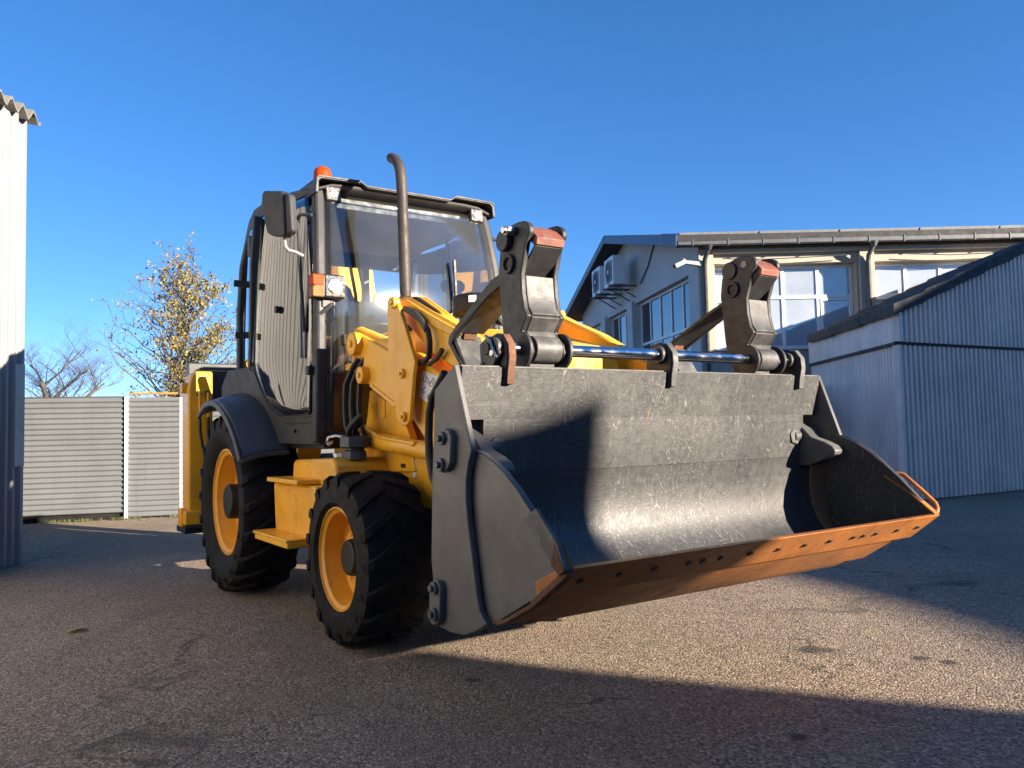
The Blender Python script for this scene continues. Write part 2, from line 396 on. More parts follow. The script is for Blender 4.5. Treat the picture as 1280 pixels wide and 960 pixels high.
# lift cylinder beside the frame with its feed pipe
for sg in (-1, 1):
    lc = MB().cyl((-.52, -.53 * -sg, 1.165), (.50, -.53 * -sg, 1.085), .052, 20).cyl((-.60, -.53 * -sg, 1.172), (-.50, -.53 * -sg, 1.163), .064, 20)
    c_ = part('lift_cylinder', lc, Y_, mach, .004)
    part('cylinder_pipe', MB().tube([(-.60, -.555 * -sg, 1.235), (-.44, -.57 * -sg, 1.235), (-.33, -.575 * -sg, 1.22), (-.20, -.575 * -sg, 1.175), (.25, -.57 * -sg, 1.135), (.27, -.57 * -sg, 1.135)], .012, 8).cyl((.24, -.57 * -sg, 1.136), (.29, -.57 * -sg, 1.131), .018, 8).cyl((.265, -.57 * -sg, 1.134), (.265, -.55 * -sg, 1.10), .016, 8), Y_, c_, 0)
    part('pipe_clamp', MB().tube([(-.53, -.60 * -sg, 1.10), (-.53, -.60 * -sg, 1.16), (-.51, -.585 * -sg, 1.23), (-.47, -.55 * -sg, 1.245), (-.44, -.52 * -sg, 1.22)], .011, 8), Y_, c_, 0)
    part('cylinder_rod', MB().cyl((.5, -.53 * -sg, 1.085), (1.25, -.53 * -sg, 1.03), .028, 16), CHROME, c_, 0)

# ---- loader arms (pair)
lev_px = [(0.03, 1.983), (0.059, 2.003), (0.107, 2.003), (0.15, 1.985), (0.229, 1.857), (0.38, 1.595), (0.353, 1.516), (0.305, 1.274), (0.279, 1.246), (0.218, 1.24), (0.157, 1.259), (0.137, 1.297), (0.118, 1.353), (0.032, 1.681)]
arm_px = [(-0.618, 1.805), (-0.577, 1.843), (-0.472, 1.845), (-0.383, 1.817), (-0.01, 1.685), (0.12, 1.673), (0.088, 1.354), (-0.442, 1.559), (-0.515, 1.705), (-0.606, 1.756)]
rid_px = [(-0.295, 1.499), (-0.247, 1.501), (0.099, 1.368), (0.066, 1.35)]
beam_px = [(-0.122, 2.032), (-0.055, 2.027), (0.148, 1.992), (0.43, 1.869), (0.709, 1.759), (1.181, 1.524), (1.356, 1.265), (1.068, 1.351), (0.806, 1.479), (0.421, 1.644), (0.081, 1.872), (-0.102, 1.954)]
top_px = [(-0.044, 2.006), (0.148, 1.983), (0.429, 1.86), (0.701, 1.751), (1.18, 1.517), (1.151, 1.488), (0.699, 1.7), (0.38, 1.816), (0.104, 1.927)]
low_px = [(0.096, 1.678), (0.218, 1.662), (0.571, 1.503), (0.883, 1.42), (1.269, 1.191), (1.158, 0.961), (0.865, 0.95), (0.412, 1.11), (0.272, 1.219), (0.095, 1.354)]
for sg in (-1, 1):
    def Yp(pts, a, b): return ('y', a if sg < 0 else -b, b if sg < 0 else -a)
    la_ = part('lift_arm', MB().prism(low_px, *Yp(0, -.54, -.40)), Y_, mach, .010)
    part('arm_rear_plate', MB().prism(arm_px, *Yp(0, -.585, -.535)), Y_, la_, .006)
    part('arm_rib', MB().prism(rid_px, *Yp(0, -.594, -.58)), Y_, la_, .003)
    lv = part('bellcrank', MB().prism(lev_px, *Yp(0, -.612, -.588)), Y_, mach, .005)
    part('bellcrank', MB().prism(lev_px, *Yp(0, -.43, -.41)), Y_, mach, .005)
    bm_ = part('tilt_link', MB().prism(beam_px, *Yp(0, -.53, -.445)), Y_, mach, .012)
    part('link_rib', MB().prism(top_px, *Yp(0, -.548, -.525)), Y_, bm_, .008)
    part('link_cover', MB().prism([(0.033, 2.019), (0.159, 1.996), (0.439, 1.872), (0.71, 1.763), (0.93, 1.651), (0.915, 1.64), (0.692, 1.748), (0.42, 1.857), (0.148, 1.973)], *Yp(0, -.52, -.455)), Y_, bm_, .004)
    yo = -.62
    for (cx, cz, r) in ((-0.472, 1.778, 13), (-0.344, 1.567, 9.5)):
        a, b = (yo - .015) * -sg, (yo + .05) * -sg
        p_ = part('pivot_pin', MB().cyl((cx, a, cz), (cx, b, cz), r * .0058, 20), Y_, mach, .006)
        part('pin_bolt', MB().cyl((cx, a + .012 * sg, cz), (cx, a, cz), r * .0018, 8), Y_, p_, .002)
    for (cx, cz, r) in ((0.132, 1.96, 7), (0.233, 1.537, 6), (0.245, 1.29, 6)):
        a, b = (yo - .012) * -sg, (yo + .03) * -sg
        p_ = part('pivot_pin', MB().cyl((cx, a, cz), (cx, b, cz), r * .0048, 18), Y_, mach, .005)
        part('pin_bolt', MB().cyl((cx, a + .010 * sg, cz), (cx, a, cz), r * .0019, 8), Y_, p_, .002)
    # tilt cylinder rod showing between the plates and the hose over the link
    part('tilt_rod', MB().cyl((-.52, -.5 * -sg, 1.80), (.02, -.5 * -sg, 1.62), .030, 16).cyl((.10, -.505 * -sg, 1.585), (.34, -.505 * -sg, 1.50), .033, 16), CHROME, mach, 0)
    part('tilt_cylinder', MB().cyl((-.62, -.5 * -sg, 1.86), (-.06, -.5 * -sg, 1.70), .055, 18), Y_, mach, .004)
hz = part('link_hose', MB().tube([(0.181, -0.57, 1.921), (0.232, -0.57, 1.905), (0.321, -0.57, 1.87), (0.407, -0.57, 1.814), (0.462, -0.57, 1.758), (0.479, -0.57, 1.707), (0.477, -0.57, 1.654), (0.466, -0.57, 1.615), (0.409, -0.57, 1.593), (0.331, -0.57, 1.59)], .017, 10), HOSE, mach, 0)
part('hose_sleeve', MB().tube([(0.218, -0.573, 1.911), (0.317, -0.573, 1.873), (0.403, -0.573, 1.818), (0.458, -0.573, 1.763)], .020, 10), EXH, hz, 0)
part('hose_bend', MB().tube([(0.455, -0.56, 1.576), (0.539, -0.56, 1.6), (0.585, -0.56, 1.627), (0.603, -0.56, 1.643)], .014, 8), EXH, hz, 0)
for dy in (0, .03, .06):
    part('feed_pipe', MB().tube([(-.02, -.50 + dy, 2.02), (.20, -.50 + dy, 1.985), (.42, -.50 + dy, 1.88), (.75, -.50 + dy, 1.70)], .011, 8), Y_ if dy else HOSE, mach, 0)
# safety sticker on the near lift arm
sk = part('safety_sticker', MB().prism([(0.34, 1.549), (0.526, 1.501), (0.415, 1.356), (0.296, 1.402)], 'y', -.5445, -.5415), WHT, mach, 0)
def flat(pts, y0, t=.0012): return MB().prism(pts, 'y', y0 - t, y0)
for tri in ([(0.378, 1.529), (0.424, 1.472), (0.343, 1.49)], [(0.471, 1.5), (0.497, 1.445), (0.418, 1.459)]):
    c0 = (sum(p[0] for p in tri) / 3, sum(p[1] for p in tri) / 3)
    for k in range(3):
        a, b = tri[k], tri[(k + 1) % 3]
        part('sticker_line', MB().tube([(a[0], -.5452, a[1]), (b[0], -.5452, b[1])], .0022, 4), PRINT, sk, 0)
    part('sticker_mark', MB().tube([(c0[0], -.5452, c0[1] + .012), (c0[0] + .003, -.5452, c0[1] - .010)], .003, 4), PRINT, sk, 0)
for seg in ([(0.331, 1.432), (0.375, 1.452)], [(0.336, 1.423), (0.365, 1.426)], [(0.407, 1.415), (0.401, 1.379)], [(0.393, 1.397), (0.421, 1.392)]):
    part('sticker_mark', MB().tube([(seg[0][0], -.5452, seg[0][1]), (seg[1][0], -.5452, seg[1][1])], .003, 4), PRINT, sk, 0)

# ---- tanks, steps and fittings between the wheels
tk = part('fuel_tank', MB().prism([(-1.20, .505), (-1.24, .87), (-.42, .88), (-.40, .505)], 'y', -.90, -.45), Y_, mach, .018)
part('tank_top', MB().prism([(-1.08, .872), (-1.06, 1.01), (-1.02, 1.03), (-.36, 1.05), (-.30, 1.02), (-.26, .872)], 'y', -.82, -.40), Y_, mach, .02)
part('mount_step', MB().box(-1.22, -.52, -1.05, -.88, .535, .555).box(-1.19, -.52, -1.045, -.90, .50, .536), Y_, mach, .006)
part('mount_step', MB().box(-1.16, -.55, -.97, -.80, .885, .915), Y_, mach, .006)
part('filler_cap', MB().lathe([(.055, 0), (.055, .03), (.03, .035)], (-.62, -.62, 1.045), (0, 0, 1), 16), SILV, mach, .003)
vb = part('valve_block', MB().lathe([(.075, 0), (.075, .055), (.06, .06), (.06, .075), (.10, .08), (.10, .145), (.085, .15)], (-.36, -.66, 1.035), (0, 0, 1), 8), GRY, mach, .004, 20)
part('valve_hose', MB().tube([(-.36, -.70, 1.18), (-.34, -.71, 1.22), (-.30, -.70, 1.26), (-.26, -.66, 1.31)], .022, 8).tube([(-.38, -.66, 1.17), (-.36, -.66, 1.23), (-.30, -.64, 1.29)], .020, 8), HOSE, vb, 0)
part('valve_lever', MB().tube([(-.42, -.68, 1.175), (-.52, -.72, 1.19), (-.60, -.74, 1.18), (-.63, -.74, 1.15), (-.60, -.74, 1.13), (-.56, -.73, 1.15)], .010, 6), STL, vb, 0)
for k, (x0, y0) in enumerate(((-.50, -.655), (-.45, -.63), (-.40, -.60))):
    part('hydraulic_hose', MB().tube([(x0 + .05, y0 + .02, 1.15), (x0 - .01, y0, 1.25), (x0 - .03, y0, 1.38), (x0 - .01, y0, 1.52), (x0 + .03, y0 + .03, 1.62), (x0 + .06, y0 + .06, 1.68)], .019, 8), HOSE, mach, 0)
part('hinge_bracket', MB().box(-.60, -.46, -.62, -.52, 1.615, 1.655).cyl((-.535, -.58, 1.60), (-.535, -.58, 1.74), .016, 8), Y_, mach, .004)
part('frame_latch', MB().box(-.10, -.04, -.475, -.45, .985, 1.01), BLK, mach, .003)

# ---- exhaust and pre-cleaner on the bonnet
part('exhaust_pipe', MB().tube([(-.34, -.30, 1.75), (-.345, -.30, 2.1), (-.375, -.30, 2.80), (-.382, -.30, 2.88), (-.395, -.30, 2.95), (-.425, -.30, 3.005), (-.47, -.30, 3.045), (-.53, -.30, 3.075)], [.042, .037, .036, .036, .036, .036, .036, .035], 16), EXH, mach, 0)
part('exhaust_mouth', MB().cyl((-.531, -.30, 3.0755), (-.533, -.30, 3.0765), .031, 16), BLK, mach, 0)
pc = part('air_precleaner', MB().lathe([(.05, -.06), (.14, -.055), (.162, -.04), (.165, .05), (.155, .075), (.10, .088), (.01, .09)], (.02, .03, 1.985), (0, 0, 1), 28), BLK, mach, .004)
part('precleaner_neck', MB().lathe([(.06, -.20), (.06, -.05)], (.02, .03, 1.985), (0, 0, 1), 16), BLK, pc, 0)
part('precleaner_stay', MB().bar([(-.25, -.02, 1.83), (-.10, 0, 1.93)], .03, .012, (0, 1, 0)), SILV, pc, 0)
a_ = -.75
part('precleaner_label', MB().grid(lambda u, v: (.02 + .1665 * math.cos(a_ + .3 * (u - .5)), .03 + .1665 * math.sin(a_ + .3 * (u - .5)), 2.002 + .042 * v), 4, 1), WHT, pc, 0)

# ---- front bucket (two-piece clamshell)
HB = 1.085
inner = [(1.722, 1.455), (1.704, 1.35), (1.690, 1.25), (1.68, 1.13), (1.668, 1.03), (1.652, .945), (1.648, .85), (1.66, .765), (1.69, .69), (1.74, .63), (1.80, .59), (1.87, .562), (1.96, .558), (2.14, .655), (2.285, .727)]
def offs(pts, d):
    o = []
    for k, p in enumerate(pts):
        a = Vector(pts[max(k - 1, 0)]); b = Vector(pts[min(k + 1, len(pts) - 1)]); t = (b - a).normalized()
        o.append((p[0] + t.y * d, p[1] - t.x * d))
    return o
def shell(mb, pts, d, ya, yb):
    ou = offs(pts, d); n = len(pts)
    v = [(x, y, z) for y in (ya, yb) for (x, z) in pts] + [(x, y, z) for y in (ya, yb) for (x, z) in ou]
    f = []
    for k in range(n - 1):
        f += [(k, k + 1, n + k + 1, n + k), (2 * n + k, 3 * n + k, 3 * n + k + 1, 2 * n + k + 1), (k, 2 * n + k, 2 * n + k + 1, k + 1), (n + k, n + k + 1, 3 * n + k + 1, 3 * n + k)]
    f += [(0, n, 3 * n, 2 * n), (n - 1, 3 * n - 1, 4 * n - 1, 2 * n - 1)]
    return mb.add(v, f)
def densify(pts, k):
    o = []
    for a, b in zip(pts, pts[1:]):
        for j in range(k): o.append((a[0] + (b[0] - a[0]) * j / k, a[1] + (b[1] - a[1]) * j / k))
    return o + [pts[-1]]
bk = part('bucket', shell(shell(shell(MB(), inner[:3], -.022, -1.11, 1.11), inner[2:5], -.022, -1.0, 1.0), inner[4:], -.022, -HB, HB), BKT, mach, 0, 40)
# back plate of the bucket, carrying beams and lugs behind the blade
part('back_beam', MB().box(1.50, 1.66, -1.05, 1.05, 1.17, 1.33).prism([(1.30, .62), (1.46, .62), (1.50, 1.2), (1.36, 1.24)], 'y', -.55, -.50).prism([(1.30, .62), (1.46, .62), (1.50, 1.2), (1.36, 1.24)], 'y', -.40, -.35).prism([(1.30, .62), (1.46, .62), (1.50, 1.2), (1.36, 1.24)], 'y', .50, .55).prism([(1.30, .62), (1.46, .62), (1.50, 1.2), (1.36, 1.24)], 'y', .35, .40), BKS, bk, .006)
A_ = [(1.729, 1.46), (1.57, 1.367), (1.557, 1.186), (1.537, 1.01), (1.519, 0.692), (1.546, 0.523), (1.576, 0.441), (1.675, 0.436), (1.771, 0.445), (1.857, 0.477), (1.929, 0.516), (1.882, 0.55), (1.862, 0.618), (1.834, 0.759), (1.81, 0.874), (1.801, 0.947), (1.804, 1.021), (1.824, 1.087), (1.849, 1.134)]
B_ = [(1.819, 1.133), (1.875, 1.122), (1.939, 1.097), (2.011, 1.059), (2.098, 0.999), (2.18, 0.928), (2.274, 0.832), (2.334, 0.752), (2.214, 0.656), (2.081, 0.589), (1.959, 0.526), (1.895, 0.529), (1.82, 0.579), (1.781, 0.75), (1.764, 0.898), (1.78, 1.019)]
C_ = [(2.145, 0.906), (2.225, 0.946), (2.337, 0.841), (2.375, 0.763), (2.342, 0.751), (2.305, 0.777)]
for sg in (-1, 1):
    part('side_plate', MB().prism(A_, 'y', 1.14 * sg, 1.115 * sg), BKS, bk, .005)
    cs = part('clam_side', MB().prism(B_, 'y', 1.112 * sg, 1.086 * sg), BKS if sg < 0 else BKT, bk, .004)
    if sg < 0:
        part('side_cutter', MB().prism(C_, 'y', -1.126, -1.113), FRK, cs, .003, label='worn grey side cutter plate with rust at its tip')
        part('wear_edge', MB().prism([(2.322, .842), (2.345, .80), (2.372, .758), (2.34, .742), (2.30, .772)], 'y', -1.128, -1.084), RUST, cs, .003)
        part('wear_edge', MB().bar([(2.362, -1.10, .752), (2.22, -1.10, .655), (2.17, -1.10, .622)], .034, .024, (0, 1, 0)), RUST, cs, .003)
        part('wear_edge', MB().bar([(2.17, -1.10, .618), (2.0, -1.10, .535), (1.95, -1.10, .520), (1.905, -1.10, .530)], .030, .016, (0, 1, 0)), RUST, cs, .003)
    else:
        part('side_cutter', MB().tube([(2.115, 1.125, .930), (2.13, 1.15, .945), (2.16, 1.16, .938), (2.25, 1.16, .862), (2.31, 1.16, .808), (2.325, 1.148, .785), (2.335, 1.12, .765)], .011, 8).bar([(2.10, 1.10, .936), (2.23, 1.10, .855), (2.345, 1.10, .762)], .036, .012, (0, 1, 0)), EDGE, cs, .003, label='orange rusty side cutter on the right end')
        part('rim_edge', MB().tube([(1.842, 1.10, 1.131), (1.905, 1.10, 1.112), (1.965, 1.10, 1.085), (2.03, 1.10, 1.045), (2.10, 1.10, .985)], .014, 6), FRK, cs, 0)
    # bolted link plates on the outside of the side plate
    yo, yi = 1.165 * sg, 1.14 * sg
    sl = part('side_lug', MB().prism([(1.64, 1.186), (1.66, 1.208), (1.692, 1.215), (1.722, 1.207), (1.74, 1.183), (1.73, 1.086), (1.705, 1.058), (1.667, 1.045), (1.629, 1.053), (1.617, 1.078), (1.618, 1.121)], 'y', yo, yi), BKS, bk, .005)
    ll = part('lower_link', MB().prism([(1.547, 0.59), (1.568, 0.618), (1.594, 0.629), (1.62, 0.625), (1.635, 0.606), (1.628, 0.496), (1.614, 0.469), (1.588, 0.452), (1.555, 0.452), (1.536, 0.473)], 'y', yo, yi), BKS, bk, .005)
    for (P0, par) in (([(1.677, 1.177), (1.664, 1.076)], sl), ([(1.593, 0.597), (1.589, 0.496)], ll)):
        for k, (x, z) in enumerate(P0):
            part('link_bolt', MB().cyl((x, yo, z), (x, yo + .012 * sg, z), .026, 16).cyl((x, yo + .012 * sg, z), (x, yo + .026 * sg, z), .014, 6), BKS, par, .002, 30)
    # inner clam pivot lug and its pin beside the blade
    lg = part('pivot_lug', MB().prism([(1.60, 1.20), (1.661, 1.215), (1.724, 1.172), (1.765, 1.130), (1.841, 1.105), (1.885, 1.085), (1.905, 1.06), (1.898, 1.04), (1.75, .98), (1.60, .98)], 'y', .985 * sg, 1.05 * sg), BKS, bk, .006)
    part('pivot_pin', MB().cyl((1.685, .93 * sg, 1.135), (1.685, 1.0 * sg, 1.135), .034, 16).cyl((1.71, .935 * sg, 1.135), (1.69, .935 * sg, 1.135), .044, 6), FRK, lg, .003)
    part('pin_guard', MB().cyl((1.66, 1.0 * sg, 1.12), (1.66, 1.11 * sg, 1.12), .075, 20), BKS, bk, .004)
ce = part('cutting_edge', MB().prism([(2.358, .760), (2.330, .764), (2.19, .700), (2.195, .668), (2.206, .640)], 'y', -1.113, 1.113), EDGE, bk, .004)
part('wear_strip', MB().prism([(2.200, .662), (2.15, .672), (1.93, .560), (1.955, .512), (1.978, .520)], 'y', -1.08, 1.08), EDGE, bk, .005)
part('wear_strip', MB().prism([(1.985, .528), (1.94, .55), (1.86, .535), (1.80, .522), (1.80, .480), (1.905, .484)], 'y', -.95, .95), EDGE, bk, .005)
bolt = MB().cyl((0, 0, 0), (.004, 0, -.006), .013, 10).mesh('edge_bolt', 0)
for k in range(13):
    for dy in ((0, .075) if k in (3, 9) else (0,)):
        yb = -1.0 + 2.03 * k / 12 + dy
        o = link('edge_bolt', bolt, BLK, ce); o.location = (2.2862, yb, .7055)
# reinforcing flat along the blade top, slots cut for the hooks
part('blade_lip', MB().box(1.716, 1.734, -1.112, 1.112, 1.446, 1.459), FRK, bk, .003)

# ---- flip-over fork carriage on the bucket
rod = part('fork_rod', MB().cyl((1.700, -.90, 1.533), (1.700, .93, 1.533), .0265, 20), CHROME, bk, .003)
br_px = [(1.600, 1.545), (1.632, 1.582), (1.690, 1.594), (1.740, 1.578), (1.768, 1.54), (1.772, 1.49), (1.758, 1.43), (1.752, 1.385), (1.690, 1.378), (1.66, 1.40), (1.655, 1.46), (1.60, 1.475)]
for y0, mt in ((-.90, RUST), (.0, FRKB), (.93, FRKB)):
    b_ = part('rod_bracket', MB().prism(br_px, 'y', y0 - .02, y0 + .02), FRKB, bk, .008)
    part('bracket_collar', MB().cyl((1.70, y0 - .045, 1.533), (1.70, y0 + .04, 1.533), .042, 18), FRK, b_, .003)
    part('bracket_face', MB().bar([(1.735, y0, 1.585), (1.772, y0, 1.54), (1.776, y0, 1.49), (1.762, y0, 1.43), (1.757, y0, 1.385)], .034, .006, (0, 1, 0)), mt if mt is RUST else FRK, b_, .002)
    if y0 < 0:
        part('lock_plate', MB().prism([(1.60, 1.555), (1.66, 1.583), (1.71, 1.575), (1.745, 1.51), (1.69, 1.44), (1.61, 1.44)], 'y', y0 - .045, y0 - .022), FRKB, b_, .006)
        part('lock_bolt', MB().cyl((1.712, y0 - .06, 1.51), (1.712, y0 - .04, 1.51), .014, 6), STL, b_, .001)
        part('lock_wire', MB().tube([(1.66, y0 - .05, 1.585), (1.70, y0 - .052, 1.56), (1.735, y0 - .052, 1.49)], .006, 6), STL, b_, 0)
        part('lock_bolt', MB().cyl((1.655, y0 - .05, 1.532), (1.655, y0 - .044, 1.532), .026, 12), BLK, b_, .001)
        part('lock_bolt', MB().cyl((1.625, y0 - .05, 1.468), (1.625, y0 - .044, 1.468), .014, 12), BLK, b_, .001)
fo = [(1.638, 2.063), (1.68, 2.065), (1.72, 2.061), (1.748, 2.048), (1.764, 2.028), (1.764, 2.005), (1.734, 1.965), (1.694, 1.846), (1.697, 1.766), (1.711, 1.698), (1.733, 1.668), (1.685, 1.608), (1.695, 1.594), (1.739, 1.556), (1.749, 1.516), (1.725, 1.486), (1.679, 1.467), (1.632, 1.464), (1.608, 1.465), (1.562, 1.534), (1.548, 1.638), (1.535, 1.791), (1.526, 1.872), (1.538, 1.95), (1.557, 2.019), (1.595, 2.049)]
cen = (1.700, 1.533)
for sg in (-1, 1):
    ya, yb = .795 * sg, .768 * sg
    yc_, yd = .625 * sg, .600 * sg
    fk = part('pallet_fork', MB().prism(fo, 'y', ya, yb).prism(fo, 'y', yc_, yd), FRKB, bk, .006)
    ym = (yb + yc_) / 2; wd = abs(yb - yc_)
    def xp(x, z): return (x, ym, z)
    part('fork_barrel', MB().cyl((1.70, yb - .006 * sg, 1.533), (1.70, yc_ + .006 * sg, 1.533), .056, 24), FRK, fk, .003)
    for yy in (ya, yd):
        s2 = sg if abs(yy) > .7 else -sg
        part('fork_boss', MB().cyl((1.692, yy - .004 * s2, 1.528), (1.692, yy + .014 * s2, 1.528), .078, 24), FRKB, fk, .004)
    part('fork_face', MB().bar([xp(1.684, 1.842), xp(1.690, 1.76), xp(1.703, 1.705), xp(1.728, 1.672)], wd * .995, .016, (0, 1, 0)), FRK, fk, .003)
    part('fork_face', MB().bar([xp(1.726, 1.668), xp(1.680, 1.612)], wd * .995, .016, (0, 1, 0)), FRK, fk, .003)
    part('fork_face', MB().bar([xp(1.678, 1.610), xp(1.694, 1.590), xp(1.700, 1.56)], wd * .995, .016, (0, 1, 0)), FRK, fk, .003)
    part('fork_face', MB().bar([xp(1.69, 1.50), xp(1.685, 1.455)], wd * .90, .016, (0, 1, 0)), FRK, fk, .003)
    rp = part('fork_pad', MB().prism([(1.690, 2.052), (1.735, 2.030), (1.780, 1.985), (1.772, 1.955), (1.752, 1.958), (1.672, 2.030)], 'y', yb, yc_), RED, fk, .003)
    part('fork_web', MB().prism([(1.757, 1.958), (1.766, 1.952), (1.600, 1.800), (1.592, 1.808)], 'y', yb, yc_), FRKB, fk, .002)
    part('fork_back', MB().bar([xp(1.560, 1.86), xp(1.555, 1.62), xp(1.60, 1.50)], wd * .99, .014, (0, 1, 0)), FRKB, fk, .002)
    if sg < 0:
        part('fork_pin', MB().cyl((1.598, ya - .004, 2.000), (1.598, ya - .028, 2.000), .046, 24), FRKB, fk, .005)
        part('fork_pin', MB().cyl((1.656, ya - .004, 2.030), (1.656, ya - .045, 2.030), .022, 6).cyl((1.656, ya - .045, 2.030), (1.656, ya - .06, 2.030), .016, 10), STL, fk, .002)
    else:
        part('fork_pin', MB().cyl((1.690, yd - .003 * sg, 2.020), (1.690, yd + .0 * sg, 2.020), .018, 16), HEAD, fk, 0)
        part('fork_pin', MB().cyl((1.598, yd - .004, 2.000), (1.598, yd - .012, 2.000), .046, 24), FRKB, fk, .005)
    yh = ya if sg < 0 else yd
    part('fork_socket', MB().lathe([(.042, 0), (.042, .014), (.026, .014), (.024, -.004)], (1.614, yh, 1.900), (0, -1, 0), 22), FRKB, fk, .003)
    part('socket_bore', MB().cyl((1.614, yh - .0005, 1.900), (1.614, yh - .004, 1.900), .025, 18), BLK, fk, 0)
    # folded tine lying back over the bonnet
    ti = part('fork_tine', MB().bar([(1.555, ym, 1.858), (1.42, ym, 1.805), (1.13, ym, 1.672)], wd * .96, .020, (0, 1, 0)), FRKB, fk, .003)
    part('tine_rib', MB().prism([(1.56, 1.89), (1.44, 1.862), (1.13, 1.700), (1.06, 1.655), (1.05, 1.62), (1.075, 1.60), (1.11, 1.655), (1.43, 1.80), (1.56, 1.835)], 'y', yb + .012 * sg, yb - .008 * sg), FRKB, ti, .005)
    part('tine_rib', MB().prism([(1.56, 1.89), (1.44, 1.862), (1.13, 1.700), (1.06, 1.655), (1.05, 1.62), (1.16, 1.500), (1.19, 1.50), (1.085, 1.62), (1.13, 1.655), (1.43, 1.80), (1.56, 1.835)], 'y', yb + .010 * sg, yb - .012 * sg), FRKB, ti, .004)
    part('tine_heel', MB().bar([(1.10, ym, 1.655), (1.095, ym, 1.64), (1.19, ym, 1.49), (1.23, ym, 1.42)], wd, .024, (0, 1, 0)), FRK, ti, .004)
    part('tine_stain', MB().bar([(1.118, ym, 1.668), (1.108, ym, 1.640)], wd * .5, .0262, (0, 1, 0)), RUST, ti, .002)
# bucket supply hose hanging outside
part('bucket_hose', MB().tube([(1.408, -1.0, 1.452), (1.35, -1.0, 1.401), (1.298, -1.0, 1.358), (1.266, -1.0, 1.289), (1.255, -1.0, 1.184), (1.259, -1.0, 1.09), (1.286, -1.0, 1.007), (1.327, -1.0, 0.961)], .018, 10), HOSE, mach, 0)

